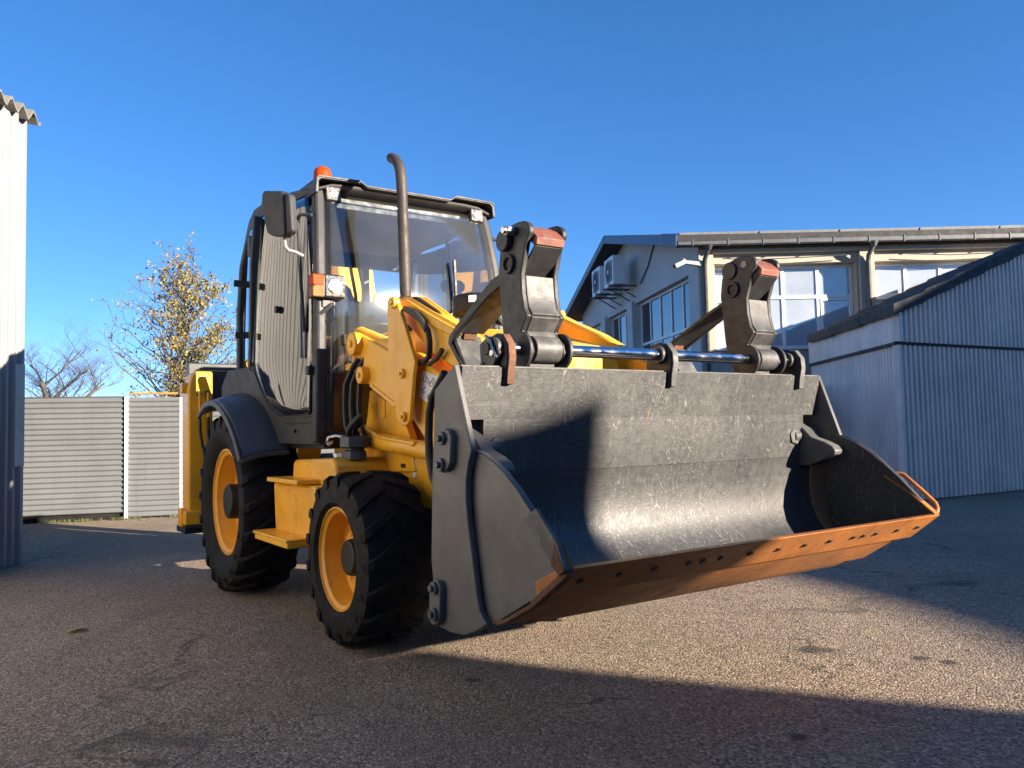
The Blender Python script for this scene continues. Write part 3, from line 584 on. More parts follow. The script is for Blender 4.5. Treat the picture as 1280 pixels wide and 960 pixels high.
# ---- cab
AP = [(-.900, -.670, 2.90), (-.825, -.695, 2.6), (-.770, -.715, 2.3), (-.750, -.722, 1.95), (-.770, -.722, 1.5), (-.800, -.722, 1.14)]
def interp(path, z):
    for a, b in zip(path, path[1:]):
        if b[2] <= z <= a[2]:
            t = (a[2] - z) / (a[2] - b[2]); return [a[k] + (b[k] - a[k]) * t for k in range(3)]
    return list(path[-1] if z < path[-1][2] else path[0])
APs = [interp(AP, 2.90 - 1.76 * k / 16) for k in range(17)]
for k in range(3):   # soften the kinks
    APs = [APs[0]] + [[(APs[j - 1][i] + 2 * APs[j][i] + APs[j + 1][i]) / 4 for i in range(3)] for j in range(1, 16)] + [APs[16]]
cb = part('cab', MB().box(-2.34, -.80, -.70, .70, 1.10, 1.16), CAB, mach, .01)
for sg in (-1, 1):
    pil = MB().bar([(p[0] - .035, -p[1] * sg, p[2]) for p in APs], .075, .085, (0, 1, 0)) if sg > 0 else MB().bar([(p[0] - .035, p[1], p[2]) for p in APs], .075, .085, (0, 1, 0))
    part('front_pillar', pil, CAB, cb, .022, seg=3)
    def G(pts, inset=0): return [(x, y * -sg, z) for x, y, z in pts]
    part('door_post', MB().bar(G([(-1.745, -.845, 2.88), (-1.775, -.865, 2.5), (-1.785, -.872, 2.0), (-1.80, -.872, 1.72)]), .05, .07, (1, 0, 0)), CAB, cb, .010)
    part('rear_pillar', MB().bar(G([(-2.30, -.74, 2.86), (-2.38, -.775, 2.6), (-2.42, -.79, 2.2), (-2.42, -.79, 1.15)]), .07, .07, (1, 0, 0)), CAB, cb, .015)
    # door glass and quarter glass (slightly bowed)
    def dg(u, v):
        z = 1.34 + (2.86 - 1.34) * v
        x0 = interp(APs, z)[0] - .085
        x1 = -1.76
        if z < 1.73: x1 = -1.30 - .46 * (max(0, z - 1.34) / .39) ** .6
        x = x0 + (x1 - x0) * u
        y = -.745 + .14 * (x + .87) - .018 * math.sin(PI * u) - (.02 - .055 * v * v)
        return (x, y * -sg, z)
    part('door_glass', MB().grid(dg, 14, 22), DOORG, cb, 0, 60, solid=.005)
    def qg(u, v):
        z = 1.72 + (2.84 - 1.72) * v
        x = -1.80 - .58 * u + .03 * v * v * u; y = -.868 + .085 * u - .02 * math.sin(PI * u) + .035 * v * v
        return (x, y * -sg, z)
    part('quarter_glass', MB().grid(qg, 6, 12), DOORG, cb, 0, 60, solid=.005)
    fr = [dg(0, 0), dg(1, 0)] + [dg(1, k / 22) for k in range(1, 7)]
    part('door_seal', MB().tube([Vector(p) for p in fr], .011, 6), BLK, cb, 0)
    low = [(x, (-.735 + .14 * (x + .87)) * -sg, z) for x, z in ((-.82, 1.335), (-1.29, 1.335), (-1.36, 1.45), (-1.50, 1.58), (-1.66, 1.68), (-1.80, 1.73), (-2.30, 1.73), (-2.42, 1.60), (-2.42, 1.2), (-1.6, 1.14), (-.80, 1.13))]
    lp = MB().add(low + [(x, y - .03 * sg, z) for x, y, z in low], [tuple(range(11)), tuple(range(21, 10, -1))] + [(k, 11 + k, 11 + (k + 1) % 11, (k + 1) % 11) for k in range(11)])
    lpn = part('lower_side_panel', lp, CAB, cb, .006)
    if sg < 0:
        part('panel_joint', MB().bar([(-.83, -.742, 1.285), (-1.27, -.803, 1.285)], .006, .012, (0, 1, 0)), BLK, lpn, 0)
        for x in (-.88, -1.14): part('panel_bolt', MB().cyl((x, -.735 + .14 * (x + .87), 1.225), (x, -.748 + .14 * (x + .87), 1.225), .013, 10), BLK, lpn, 0)
        part('sill_edge', MB().bar([(-.84, -.735, 1.335), (-1.30, -.80, 1.335)], .03, .02, (0, 1, 0)), SILV, lpn, .004)
        part('door_lock', MB().cyl((-1.24, -.79, 1.43), (-1.24, -.815, 1.43), .022, 12), BLK, cb, .003)
        part('door_lock', MB().cyl(*[(-1.30, -.835, 2.10), (-1.30, -.86, 2.10)], .026, 14), BLK, cb, .003)
        part('pillar_latch', MB().box(-.86, -.80, -.80, -.765, 1.60, 1.66), BLK, cb, .006)
    # rear mudguard: arched shell with a rolled outer lip
    cx, cz = -2.07, .692
    def fd(u, v):
        a = R(117) + (R(29) - R(117)) * u
        rr = .775 + .045 * math.sin(a) ** 2 + .04 * (1 - v) * math.sin(a)
        yy = .74 + (.385 if True else 0) * v - .05 * v * max(0, math.cos(a)) ** 2
        return (cx + rr * math.cos(a) * 1.0, yy * sg, cz + rr * math.sin(a) - .045 * v ** 3)
    mg = part('mudguard', MB().grid(fd, 26, 10), GRY, mach, 0, 50, solid=.012)
    part('mudguard_lip', MB().bar([Vector(fd(k / 26, 1.0)) + Vector((0, 0, -.012)) for k in range(27)], .028, .045, (0, 1, 0)), GRY, mg, .010)
    part('mudguard_edge', MB().bar([Vector(fd(1, k / 8)) + Vector((.004, 0, -.01)) for k in range(9)], .028, .03, (1, 0, 0)), GRY, mg, .008)
def ws(u, v):
    z = 1.20 + (2.87 - 1.20) * v
    p = interp(APs, z)
    return (p[0] + .016 * (1 - (2 * u - 1) ** 2), (p[1] + .03) * (1 - 2 * u), z)
part('windscreen', MB().grid(ws, 20, 34), WIND, cb, 0, 60, solid=.005)
part('cab_front_panel', MB().box(-.86, -.79, -.70, .70, 1.12, 1.26).box(-.95, -.87, -.68, .68, 1.2, 1.62), BLK, cb, .006)
# roof with raised lamp pods at the front corners
def rprof(y0, y1, pts, bx):
    return MB().prism(pts, 'y', y0, y1)
def wid(x): return .715 + .14 * min(.9, max(0, -.87 - x)) - .12 * max(0, -1.77 - x)
rp_ = [(-.95, 2.875), (-.86, 2.925), (-.855, 2.945), (-1.2, 2.995), (-1.6, 3.03), (-1.95, 3.035), (-2.18, 3.0), (-2.32, 2.93), (-2.40, 2.82), (-2.42, 2.70), (-2.36, 2.70), (-2.30, 2.80), (-2.15, 2.86), (-1.8, 2.875)]
rv = []
ny = 12
for x, z in rp_:
    for k in range(ny + 1):
        t = -1 + 2 * k / ny
        edge = max(0, abs(t) - .72) / .28
        zz = z - (.05 * edge ** 2 if z > 2.88 and x > -2.38 else 0)
        rv.append((x, t * wid(x), zz))
rf = []
n_ = len(rp_)
for i in range(n_):
    for k in range(ny):
        a = i * (ny + 1) + k; b = ((i + 1) % n_) * (ny + 1) + k
        rf.append((a, a + 1, b + 1, b))
rf += [tuple(i * (ny + 1) for i in range(n_)), tuple(i * (ny + 1) + ny for i in reversed(range(n_)))]
roof = part('roof', MB().add(rv, rf), CAB, cb, .006, 40)
vis_o = [(-.728, 2.855), (-.722, 2.955), (-.705, 2.972), (-.40, 2.980), (-.352, 2.952), (.333, 2.952), (.382, 2.985), (.700, 2.982), (.724, 2.962), (.734, 2.865)]
vis_i = [(y * .972, z - .018) for y, z in vis_o]; vis_i[0] = (-.706, 2.855); vis_i[-1] = (.712, 2.865)
def band(o_, i_, xa, xb):
    n = len(o_); v = [(xa, y, z) for y, z in o_] + [(xa, y, z) for y, z in i_] + [(xb, y, z) for y, z in o_] + [(xb, y, z) for y, z in i_]; f = []
    for k in range(n - 1):
        f += [(k, k + 1, n + k + 1, n + k), (2 * n + k, 3 * n + k, 3 * n + k + 1, 2 * n + k + 1), (k, 2 * n + k, 2 * n + k + 1, k + 1), (n + k, n + k + 1, 3 * n + k + 1, 3 * n + k)]
    f += [(0, n, 3 * n, 2 * n), (n - 1, 3 * n - 1, 4 * n - 1, 2 * n - 1)]
    return MB().add(v, f)
vz = part('roof_visor', band(vis_o, vis_i, -.825, -1.16), CAB, cb, .006)
part('visor_trim', band([(y, z + .002) for y, z in vis_o[1:-1]], [(y, z - .010) for y, z in vis_o[1:-1]], -.818, -.836), TRIM, vz, .002)
part('visor_back', MB().box(-.985, -.955, -.70, .71, 2.80, 2.93), BLK, vz, .004)
for y in (-.585, .585):
    lh = part('work_lamp', MB().box(-.955, -.865, y - .062, y + .062, 2.815, 2.925), BLK, cb, .012)
    part('lamp_lens', MB().box(-.866, -.857, y - .052, y + .052, 2.825, 2.915), LENS, lh, .006)
    part('lamp_bulb', MB().cyl((-.857, y, 2.87), (-.852, y, 2.87), .026, 16), REFL, lh, .003)
bc = part('beacon', MB().lathe([(.062, 0), (.066, .02), (.064, .07), (.055, .10), (.035, .118), (.01, .122)], (-1.12, -.565, 3.015), (0, 0, 1), 24), AMB, cb, 0, 40)
part('beacon_base', MB().lathe([(.07, -.03), (.07, .004)], (-1.12, -.565, 3.015), (0, 0, 1), 24), BLK, bc, .003)
# interior
part('headliner', MB().box(-2.25, -.98, -.66, .66, 2.80, 2.84), HEAD, cb, .01)
part('rear_frame', MB().box(-2.40, -2.35, -.76, .76, 2.70, 2.82).box(-2.44, -2.36, -.76, .76, 1.15, 1.75).box(-2.42, -2.38, .30, .36, 1.7, 2.75), CAB, cb, .008)
st = part('seat', MB().box(-1.75, -1.25, -.25, .25, 1.55, 1.70).box(-1.85, -1.68, -.24, .24, 1.65, 2.28), SEAT, cb, .05, seg=3)
part('seat_base', MB().box(-1.65, -1.35, -.18, .18, 1.15, 1.56), BLK, cb, .01)
part('steering_column', MB().cyl((-1.0, -.02, 1.2), (-1.13, -.02, 1.78), .05, 12), BLK, cb, .004)
part('steering_wheel', MB().tube([(-1.15 + .09 * math.cos(t * PI / 10), -.02 + .19 * math.sin(t * PI / 10), 1.80 + .16 * math.cos(t * PI / 10) * .55) for t in range(20)], .016, 6, closed=True).cyl((-1.15, -.20, 1.80), (-1.15, .16, 1.80), .012, 6), BLK, cb, 0)
part('control_lever', MB().cyl((-1.05, -.40, 1.3), (-1.10, -.42, 1.86), .012, 6).cyl((-1.10, -.42, 1.84), (-1.105, -.42, 1.92), .024, 10), BLK, cb, .003)
part('control_lever', MB().cyl((-1.05, -.30, 1.3), (-1.10, -.31, 1.80), .012, 6).cyl((-1.10, -.31, 1.78), (-1.105, -.31, 1.86), .024, 10), BLK, cb, .003)
part('side_console', MB().box(-1.7, -1.05, .32, .62, 1.16, 1.55).box(-1.15, -.92, -.5, .5, 1.16, 1.5), BLK, cb, .02)
part('wiper', MB().bar([(-.70, .30, 1.88), (-.735, .30, 2.47)], .022, .02, (0, 1, 0)), BLK, cb, .003)
part('wiper_arm', MB().tube([(-.69, .30, 2.10), (-.68, .18, 2.0), (-.69, .05, 1.86)], .007, 6).tube([(-.69, .30, 2.10), (-.69, .44, 2.02), (-.69, .34, 1.94)], .006, 6), SILV, cb, 0)
part('inside_mirror', MB().lathe([(.01, -.02), (.055, -.015), (.06, .0), (.05, .02)], (-1.74, .80, 2.47), (1, 0, 0), 16), BLK, cb, .003)
# grab handle, mirrors, hinges on the near side
part('grab_handle', MB().tube([(-.86, -.745, 2.70), (-.93, -.80, 2.71), (-.965, -.81, 2.69), (-.965, -.80, 2.60), (-.93, -.80, 2.25), (-.90, -.79, 1.9)], .013, 8), CAB, cb, 0)
part('handle_strip', MB().bar([(-.935, -.80, 2.10), (-.935, -.80, 1.72)], .02, .02, (1, 0, 0)), SILV, cb, .004)
mr = [(-0.851, -1.089, 2.799), (-0.827, -1.08, 2.81), (-0.668, -1.025, 2.777), (-0.637, -1.015, 2.745), (-0.621, -1.009, 2.487), (-0.648, -1.018, 2.471), (-0.765, -1.059, 2.499), (-0.805, -1.073, 2.524), (-0.86, -1.092, 2.726)]
mi = part('door_mirror', MB().add([(x, y, z) for x, y, z in mr] + [(x - .02, y + .065, z) for x, y, z in mr], [tuple(range(9)), tuple(range(17, 8, -1))] + [(k, 9 + k, 9 + (k + 1) % 9, (k + 1) % 9) for k in range(9)]), CAB, cb, .014, seg=3)
ms = [(-0.630, -1.010, 2.76), (-0.585, -0.990, 2.735), (-0.563, -0.985, 2.497), (-0.612, -1.005, 2.476)]
part('mirror_side', MB().add(ms + [(x - .02, y + .05, z) for x, y, z in ms], [(0, 1, 2, 3), (7, 6, 5, 4)] + [(k, 4 + k, 4 + (k + 1) % 4, (k + 1) % 4) for k in range(4)]), CAB, mi, .012)
part('mirror_arm', MB().tube([(-0.7, -1.005, 2.725), (-0.7, -1.003, 2.62), (-0.7, -0.996, 2.542), (-0.7, -0.988, 2.464), (-0.7, -0.981, 2.418), (-0.7, -0.96, 2.399), (-0.7, -0.912, 2.391), (-0.7, -0.864, 2.372)], .012, 8), SILV, mi, 0)
for (x, y, z) in ((-2.36, -.86, 2.66),):
    part('rear_hinge', MB().box(x + .5, x + .58, y - .03, y + .05, z - .06, z + .06), CAB, cb, .015)
part('rear_hinge', MB().box(-1.86, -1.78, -.90, -.84, 1.70, 1.86), CAB, cb, .015)
part('rear_hinge', MB().box(-1.86, -1.78, -.90, -.84, 2.58, 2.74), CAB, cb, .015)
part('hinge_stay', MB().bar([(-1.82, -.88, 2.36), (-1.86, -1.00, 2.37)], .03, .05, (1, 0, 0)), BLK, cb, .006)
part('hinge_stay', MB().bar([(-1.82, -.88, 1.97), (-1.86, -.99, 1.97)], .03, .05, (1, 0, 0)), BLK, cb, .006)
part('far_mirror_arm', MB().tube([(-.86, .72, 2.70), (-.83, .90, 2.68), (-.82, 1.0, 2.62)], .014, 8), CAB, cb, 0)
# headlamp cluster on the near pillar (and its twin)
for sg in (-1, 1):
    y0, y1, y2 = .80 * sg, .722 * sg, .575 * sg
    hl = part('headlamp', MB().box(-.80, -.695, min(y0, y2), max(y0, y2), 2.105, 2.268), BLK, cb, .014)
    part('headlamp_lens', MB().box(-.696, -.684, min(y1, y2) + .006, max(y1, y2) - .006, 2.116, 2.257), LENS, hl, .006)
    part('headlamp_reflector', MB().lathe([(.01, 0), (.05, .004), (.058, 0)], (-.684, (y1 + y2) / 2, 2.186), (1, 0, 0), 20), REFL, hl, 0)
    part('indicator', MB().box(-.775, -.690, min(y0, y1) - .004, max(y0, y1) - .002, 2.186, 2.262), AMB, hl, .008)
    part('indicator', MB().box(-.775, -.690, min(y0, y1) - .004, max(y0, y1) - .002, 2.110, 2.184), AMB2, hl, .008)
    part('lamp_bracket', MB().bar([(-.78, .755 * sg, 1.99), (-.74, .70 * sg, 2.03), (-.72, .66 * sg, 2.07)], .03, .025, (1, 0, 0)).box(-.79, -.74, .68 * sg - .04, .68 * sg + .04, 2.05, 2.11), CAB, hl, .004)
    part('bracket_loop', MB().tube([(-.73, .66 * sg, 2.08), (-.72, .63 * sg, 2.04), (-.72, .63 * sg, 1.98), (-.74, .67 * sg, 1.95), (-.76, .71 * sg, 1.96)], .006, 6), BLK, hl, 0)

# ---- backhoe end: carriage frame, stabilisers, folded boom
part('carriage_frame', MB().box(-3.36, -3.26, -1.03, 1.03, 1.50, 1.87).box(-3.36, -3.24, -1.0, 1.0, .62, .80).box(-3.26, -2.5, -.40, .40, .60, .95), GRY, mach, .01)
part('frame_strip', MB().box(-3.258, -3.252, -.95, .95, 1.795, 1.808), SILV, mach, 0)
part('rear_deck', MB().box(-2.98, -2.42, -.80, .80, 1.36, 1.56), BLK, mach, .02)
for sg in (-1, 1):
    def S(a, b): return (min(a * sg, b * sg), max(a * sg, b * sg))
    sb = part('stabiliser_leg', MB().prism([(.88, .50), (1.085, .50), (1.09, 1.62), (1.06, 1.74), (1.02, 1.775), (.88, 1.775)] if sg > 0 else [(-.88, .50), (-1.085, .50), (-1.09, 1.62), (-1.06, 1.74), (-1.02, 1.775), (-.88, 1.775)], 'x', -3.22, -2.99), Y_, mach, .018)
    part('leg_foot', MB().box(-3.24, -2.97, *S(.86, 1.12), .44, .56).box(-3.16, -3.05, *S(1.09, 1.14), .42, .58), Y_, sb, .012)
    part('foot_pad', MB().box(-3.26, -2.93, *S(.84, 1.13), .37, .425), BLK, sb, .008)
    part('leg_knuckle', MB().cyl((-3.08, 1.08 * sg, 1.63), (-3.08, 1.13 * sg, 1.63), .05, 14), Y_, sb, .006)
    for y in (.93, 1.0):
        part('hose_fitting', MB().box(-2.992, -2.975, *S(y - .012, y + .018), 1.555, 1.60), BLK, sb, .003)
        part('leg_hose', MB().tube([(-2.975, y * sg, 1.58), (-2.95, y * sg, 1.55), (-2.945, y * sg, 1.36)], .012, 8), Y_, sb, 0)
        part('leg_hose', MB().tube([(-2.945, y * sg, 1.37), (-2.94, y * sg, 1.25), (-2.93, (y - .02) * sg, 1.1), (-2.9, (y - .08) * sg, 1.02)], .012, 8), HOSE, sb, 0)
part('deck_lever', MB().prism([(-2.62, 1.57), (-2.60, 1.70), (-2.50, 1.88), (-2.46, 1.86), (-2.52, 1.70), (-2.50, 1.57)], 'y', -.76, -.70), Y_, mach, .008)
bo = part('boom', MB().prism([(-2.95, 1.0), (-2.9, 1.9), (-3.02, 2.55), (-3.14, 3.02), (-3.34, 3.02), (-3.46, 2.5), (-3.32, 1.7), (-3.25, 1.0)], 'y', .34, .72), Y_, mach, .02)
part('boom_plate', MB().prism([(-2.85, 1.9), (-2.82, 2.45), (-3.0, 2.60), (-3.2, 2.5), (-3.2, 1.9)], 'y', .70, .76).prism([(-2.85, 1.9), (-2.82, 2.45), (-3.0, 2.60), (-3.2, 2.5), (-3.2, 1.9)], 'y', .30, .36), Y_, bo, .008)
part('boom_hose', MB().tube([(-3.10, .50, 3.02), (-3.0, .52, 2.85), (-2.93, .54, 2.6), (-2.85, .56, 2.45), (-2.85, .57, 2.3)], .018, 8).tube([(-3.12, .60, 3.02), (-3.03, .62, 2.8), (-2.95, .60, 2.55), (-2.86, .58, 2.4)], .016, 8), HOSE, bo, 0)
part('dipper', MB().prism([(-3.46, 2.95), (-3.34, 3.0), (-3.40, 1.2), (-3.6, .75), (-3.7, .8), (-3.6, 1.4)], 'y', .05, .30), Y_, mach, .012)
part('rear_bucket', MB().prism([(-3.95, .60), (-3.7, .46), (-3.46, .58), (-3.42, .85), (-3.55, 1.0), (-3.75, .95)], 'y', -.1, .45), GRY, mach, .012)
part('boom_ram', MB().cyl((-2.95, .53, 1.2), (-3.12, .53, 2.0), .06, 16), Y_, mach, .004)

# ================================================================== YARD
def ground_mat():
    m, n, out = newmat('asphalt')
    b = n.nodes.new('ShaderNodeBsdfPrincipled'); n.links.new(b.outputs[0], out.inputs[0])
    co = coords(n)
    big = noise(n, co, .55, 5, .6); mid = noise(n, co, 6, 6, .65); fine = noise(n, co, 140, 3, .7)
    c = mix(n, ramp(n, big, [(.3, 0), (.7, 1)]), (.250, .186, .128), (.325, .246, .173))
    c = mix(n, math_(n, 'MULTIPLY', ramp(n, mid, [(.35, 0), (.7, 1)]), .45), c, (.19, .148, .108))
    v = n.nodes.new('ShaderNodeTexVoronoi'); v.inputs['Scale'].default_value = 95; n.links.new(co, v.inputs['Vector'])
    sx = n.nodes.new('ShaderNodeSeparateColor'); n.links.new(v.outputs['Color'], sx.inputs[0])
    c = mix(n, math_(n, 'MULTIPLY', ramp(n, sx.outputs[0], [(.55, 0), (.95, 1)]), .8), c, (.56, .455, .34))
    v2 = n.nodes.new('ShaderNodeTexVoronoi'); v2.inputs['Scale'].default_value = 48; v2.inputs['Randomness'].default_value = 1; n.links.new(co, v2.inputs['Vector'])
    s2 = n.nodes.new('ShaderNodeSeparateColor'); n.links.new(v2.outputs['Color'], s2.inputs[0])
    c = mix(n, math_(n, 'MULTIPLY', math_(n, 'MULTIPLY', ramp(n, s2.outputs[0], [(.80, 0), (.84, 1)]), ramp(n, v2.outputs['Distance'], [(.30, 1), (.42, 0)])), .75), c, (.07, .058, .047))
    c = mix(n, math_(n, 'MULTIPLY', ramp(n, sx.outputs[1], [(.6, 0), (.9, 1)]), .8), c, (.065, .055, .046))
    # dusty pale drift and damp stains
    c = mix(n, math_(n, 'MULTIPLY', ramp(n, noise(n, co, 1.6, 7, .7, .5), [(.50, 0), (.75, 1)]), .35), c, (.42, .34, .25))
    pat = ramp(n, noise(n, co, .38, 4, .55, .8), [(.50, 0), (.56, 1)])
    c = mix(n, math_(n, 'MULTIPLY', pat, .30), c, (.15, .12, .095))
    vc = n.nodes.new('ShaderNodeTexVoronoi'); vc.feature = 'DISTANCE_TO_EDGE'; vc.inputs['Scale'].default_value = .42
    wv = n.nodes.new('ShaderNodeVectorMath'); wv.operation = 'MULTIPLY_ADD'
    nv = n.nodes.new('ShaderNodeTexNoise'); nv.inputs['Scale'].default_value = 2.2; nv.inputs['Detail'].default_value = 6; n.links.new(co, nv.inputs['Vector'])
    n.links.new(nv.outputs['Color'], wv.inputs[0]); wv.inputs[1].default_value = (.9, .9, 0); n.links.new(co, wv.inputs[2]); n.links.new(wv.outputs[0], vc.inputs['Vector'])
    crk = math_(n, 'MULTIPLY', ramp(n, vc.outputs['Distance'], [(.002, 1), (.010, 0)]), ramp(n, noise(n, co, .8, 3), [(.50, 0), (.60, 1)]))
    c = mix(n, math_(n, 'MULTIPLY', crk, .7), c, (.05, .042, .035))
    trk = ramp(n, noise(n, stretch(n, co, 3.2, .16, 1, (0, 0, R(62))), 1.0, 4, .6), [(.55, 0), (.70, 1)])
    c = mix(n, math_(n, 'MULTIPLY', trk, .28), c, (.14, .115, .09))
    wob = noise(n, co, 9, 4, .6)
    for (px, py, rx, ry) in STAINS:
        mp = n.nodes.new('ShaderNodeMapping'); mp.vector_type = 'POINT'
        mp.inputs['Location'].default_value = (-px / rx, -py / ry, 0); mp.inputs['Scale'].default_value = (1 / rx, 1 / ry, 0)
        n.links.new(co, mp.inputs['Vector'])
        ln = n.nodes.new('ShaderNodeVectorMath'); ln.operation = 'LENGTH'; n.links.new(mp.outputs[0], ln.inputs[0])
        d = math_(n, 'ADD', ln.outputs['Value'], math_(n, 'MULTIPLY', math_(n, 'SUBTRACT', wob, .5), 1.5))
        c = mix(n, ramp(n, d, [(.55, .75), (1.15, 0)]), c, (.035, .032, .03))
    n.links.new(c, b.inputs['Base Color'])
    b.inputs['Specular IOR Level'].default_value = .25
    n.links.new(ramp(n, sx.outputs[2], [(.0, .62), (.8, .9), (.97, .9), (1.0, .3)]), b.inputs['Roughness'])
    h = math_(n, 'ADD', math_(n, 'MULTIPLY', fine, .6), math_(n, 'MULTIPLY', v.outputs['Distance'], -.9))
    h = math_(n, 'ADD', h, math_(n, 'MULTIPLY', noise(n, co, 26, 3), .5))
    bp_ = n.nodes.new('ShaderNodeBump'); bp_.inputs['Strength'].default_value = .75; bp_.inputs['Distance'].default_value = .008
    n.links.new(h, bp_.inputs['Height']); n.links.new(bp_.outputs[0], b.inputs['Normal'])
    return m
STAINS = [(p[0], p[1], rx, ry) for p, rx, ry in zip([(1.583, 4.35, 0.0), (2.035, 4.151, 0.0), (2.135, 4.073, 0.0), (1.062, 3.169, 0.0), (-0.226, 3.963, 0.0)], (.13, .06, .05, .05, .05), (.09, .045, .045, .05, .04))]
gr = MB()
ring = [0, 2, 4, 6, 9, 13, 20, 35, 80, 250, 900]
gr.add([(-900, -900, 0), (900, -900, 0), (900, 900, 0), (-900, 900, 0)], [(0, 1, 2, 3)])
g = link('ground', gr.mesh('ground', 0), ground_mat()); g['kind'] = 'structure'

def sheet_white(name, base, streak=.25): return mk(name, base, .42, var=.06, vs=1.2, dirt=tuple(c * .6 for c in base), dirt_amt=.3, ds=1.6, streak=streak)
WHS = sheet_white('white_sheet', (.25, .25, .243))
GRS = mk('grey_green_trim', (.36, .42, .40), .5)
GATE = sheet_white('grey_gate_sheet', (.135, .145, .152), .15)
BLUE = mk('shed_sheet', (.76, .65, .58), .45, var=.08, vs=1.0, dirt=(.25, .27, .33), dirt_amt=.3, ds=1.5, streak=.3)
BLUE2 = mk('shed_fascia', (.74, .66, .60), .5, var=.08, vs=1.2, dirt=(.24, .25, .3), dirt_amt=.4, ds=2, streak=.3)
ROOFB = mk('dark_roof_sheet', (.016, .017, .019), .7, var=.3, vs=3)
FIBRE = mk('fibre_cement', (.17, .16, .14), .85, var=.25, vs=4, bump=.15, bs=60, dirt=(.09, .085, .07), dirt_amt=.5, ds=3)
CONC = mk('concrete_kerb', (.26, .23, .19), .85, var=.15, vs=4, bump=.1, bs=60)
PLAS = mk('beige_render', (.44, .385, .31), .85, var=.08, vs=1.0, bump=.1, bs=60, dirt=(.33, .29, .24), dirt_amt=.35, ds=1.4, streak=.2)
PLAS2 = mk('gable_render', (.58, .56, .53), .85, var=.08, vs=.8, bump=.1, bs=60, dirt=(.36, .35, .33), dirt_amt=.4, ds=.9, streak=.15)
FRAME = mk('white_window_frame', (.78, .77, .74), .4, var=.04)
GUT = mk('gutter_metal', (.10, .105, .11), .45, metal=.3)
DARKP = mk('dark_downpipe', (.04, .04, .042), .4)
NAVY = mk('navy_verge', (.045, .075, .15), .45)
SOLB = mk('solar_glass', (.02, .025, .05), .15, spec=.8)
ALU = mk('aluminium_frame', (.22, .225, .23), .5, metal=.3)
WOODD = mk('dark_soffit', (.10, .085, .07), .8, var=.3, vs=5)
def panemat(name, base, ior, r=.02):
    m, n, out = newmat(name); b = n.nodes.new('ShaderNodeBsdfPrincipled'); n.links.new(b.outputs[0], out.inputs[0])
    c = mix(n, ramp(n, noise(n, coords(n), .8, 3), [(.35, 0), (.65, 1)]), tuple(x * .75 for x in base), base)
    n.links.new(c, b.inputs['Base Color']); b.inputs['Roughness'].default_value = r; b.inputs['IOR'].default_value = ior
    b.inputs['Specular IOR Level'].default_value = .6
    return m
PANE = panemat('cloud_pale_window_glass', (.38, .42, .46), 2.0)  # pale base colour stands in for cloud reflected in the panes
PANE2 = panemat('dark_window_glass', (.015, .018, .022), 2.2, .01)

def corr(fn, length, pitch, depth, nseg=8, k0=(.52, .59, .93)):
    """corrugated strip: fn(s, w, h) -> point, s along, w = 0/1 across, h = relief"""
    n = max(2, int(length / pitch * nseg)); v = []   # trapezoid ribs
    for k in range(n + 1):
        s = length * k / n
        t = (s / pitch) % 1.0
        a_, b_, d_ = k0
        c = 1 if t < a_ else (1 - (t - a_) / (b_ - a_) * 2 if t < b_ else (-1 if t < d_ else -1 + (t - d_) / (1 - d_) * 2))
        h = depth * .5 * c
        v += [fn(s, 0, h), fn(s, 1, h)]
    return MB().add(v, [(2 * k, 2 * k + 2, 2 * k + 3, 2 * k + 1) for k in range(n)])

# ---- white sheet-clad building at the left edge
WX0, WY0 = -4.83, 7.90
lb = thing('sheet_clad_building', 'white corrugated sheet clad building with a grey wavy roof edge, far left', 'building', (WX0, WY0, 0))
def lwall(s, w_, h): return (-.05 * s * .2 + h, -s, 0.01 + w_ * 4.42)
part('wall', corr(lwall, 3.02, .112, .036, 18, (.30, .52, .78)), WHS, lb, 0, 50)
WHR = mk('bounce_white', (.50, .495, .48), .8, var=.06, vs=1.5, bump=.1, bs=50, dirt=(.5, .48, .44), dirt_amt=.3, ds=1.2)
part('bounce_wall', MB().box(-.3, .01, -9.5, -3.03, .0, 4.42), WHR, lb, 0)  # unseen, added to bounce light onto the machine's shaded side
part('end_wall', corr(lambda s, w_, h: (-s, h, .01 + 4.42 * w_), 6.0, .092, .022, 6), WHS, lb, 0, 50)
part('corner_trim', MB().box(-.05, .022, -.03, .02, .0, 4.40), WHS, lb, .004)
part('corner_trim', MB().box(-.06, .026, -.13, .024, .95, 1.95), GRS, lb, .004, label='pale green lower corner trim')
rf_ = MB()
n = 230
for k in range(n + 1):
    s = -.12 + 9.7 * k / n
    h = .055 * math.cos(2 * PI * s / .177)
    z = 4.47 + h
    rf_.v += [(.10, -s + .0, z - .02), (-6.5, -s, z + 1.35), (.10, -s, z - .045), (-6.5, -s, z + 1.325)]
for k in range(n):
    a = 4 * k
    rf_.f += [(a, a + 1, a + 5, a + 4), (a + 2, a + 6, a + 7, a + 3), (a, a + 4, a + 6, a + 2)]
part('roof', rf_, FIBRE, lb, 0, 60)

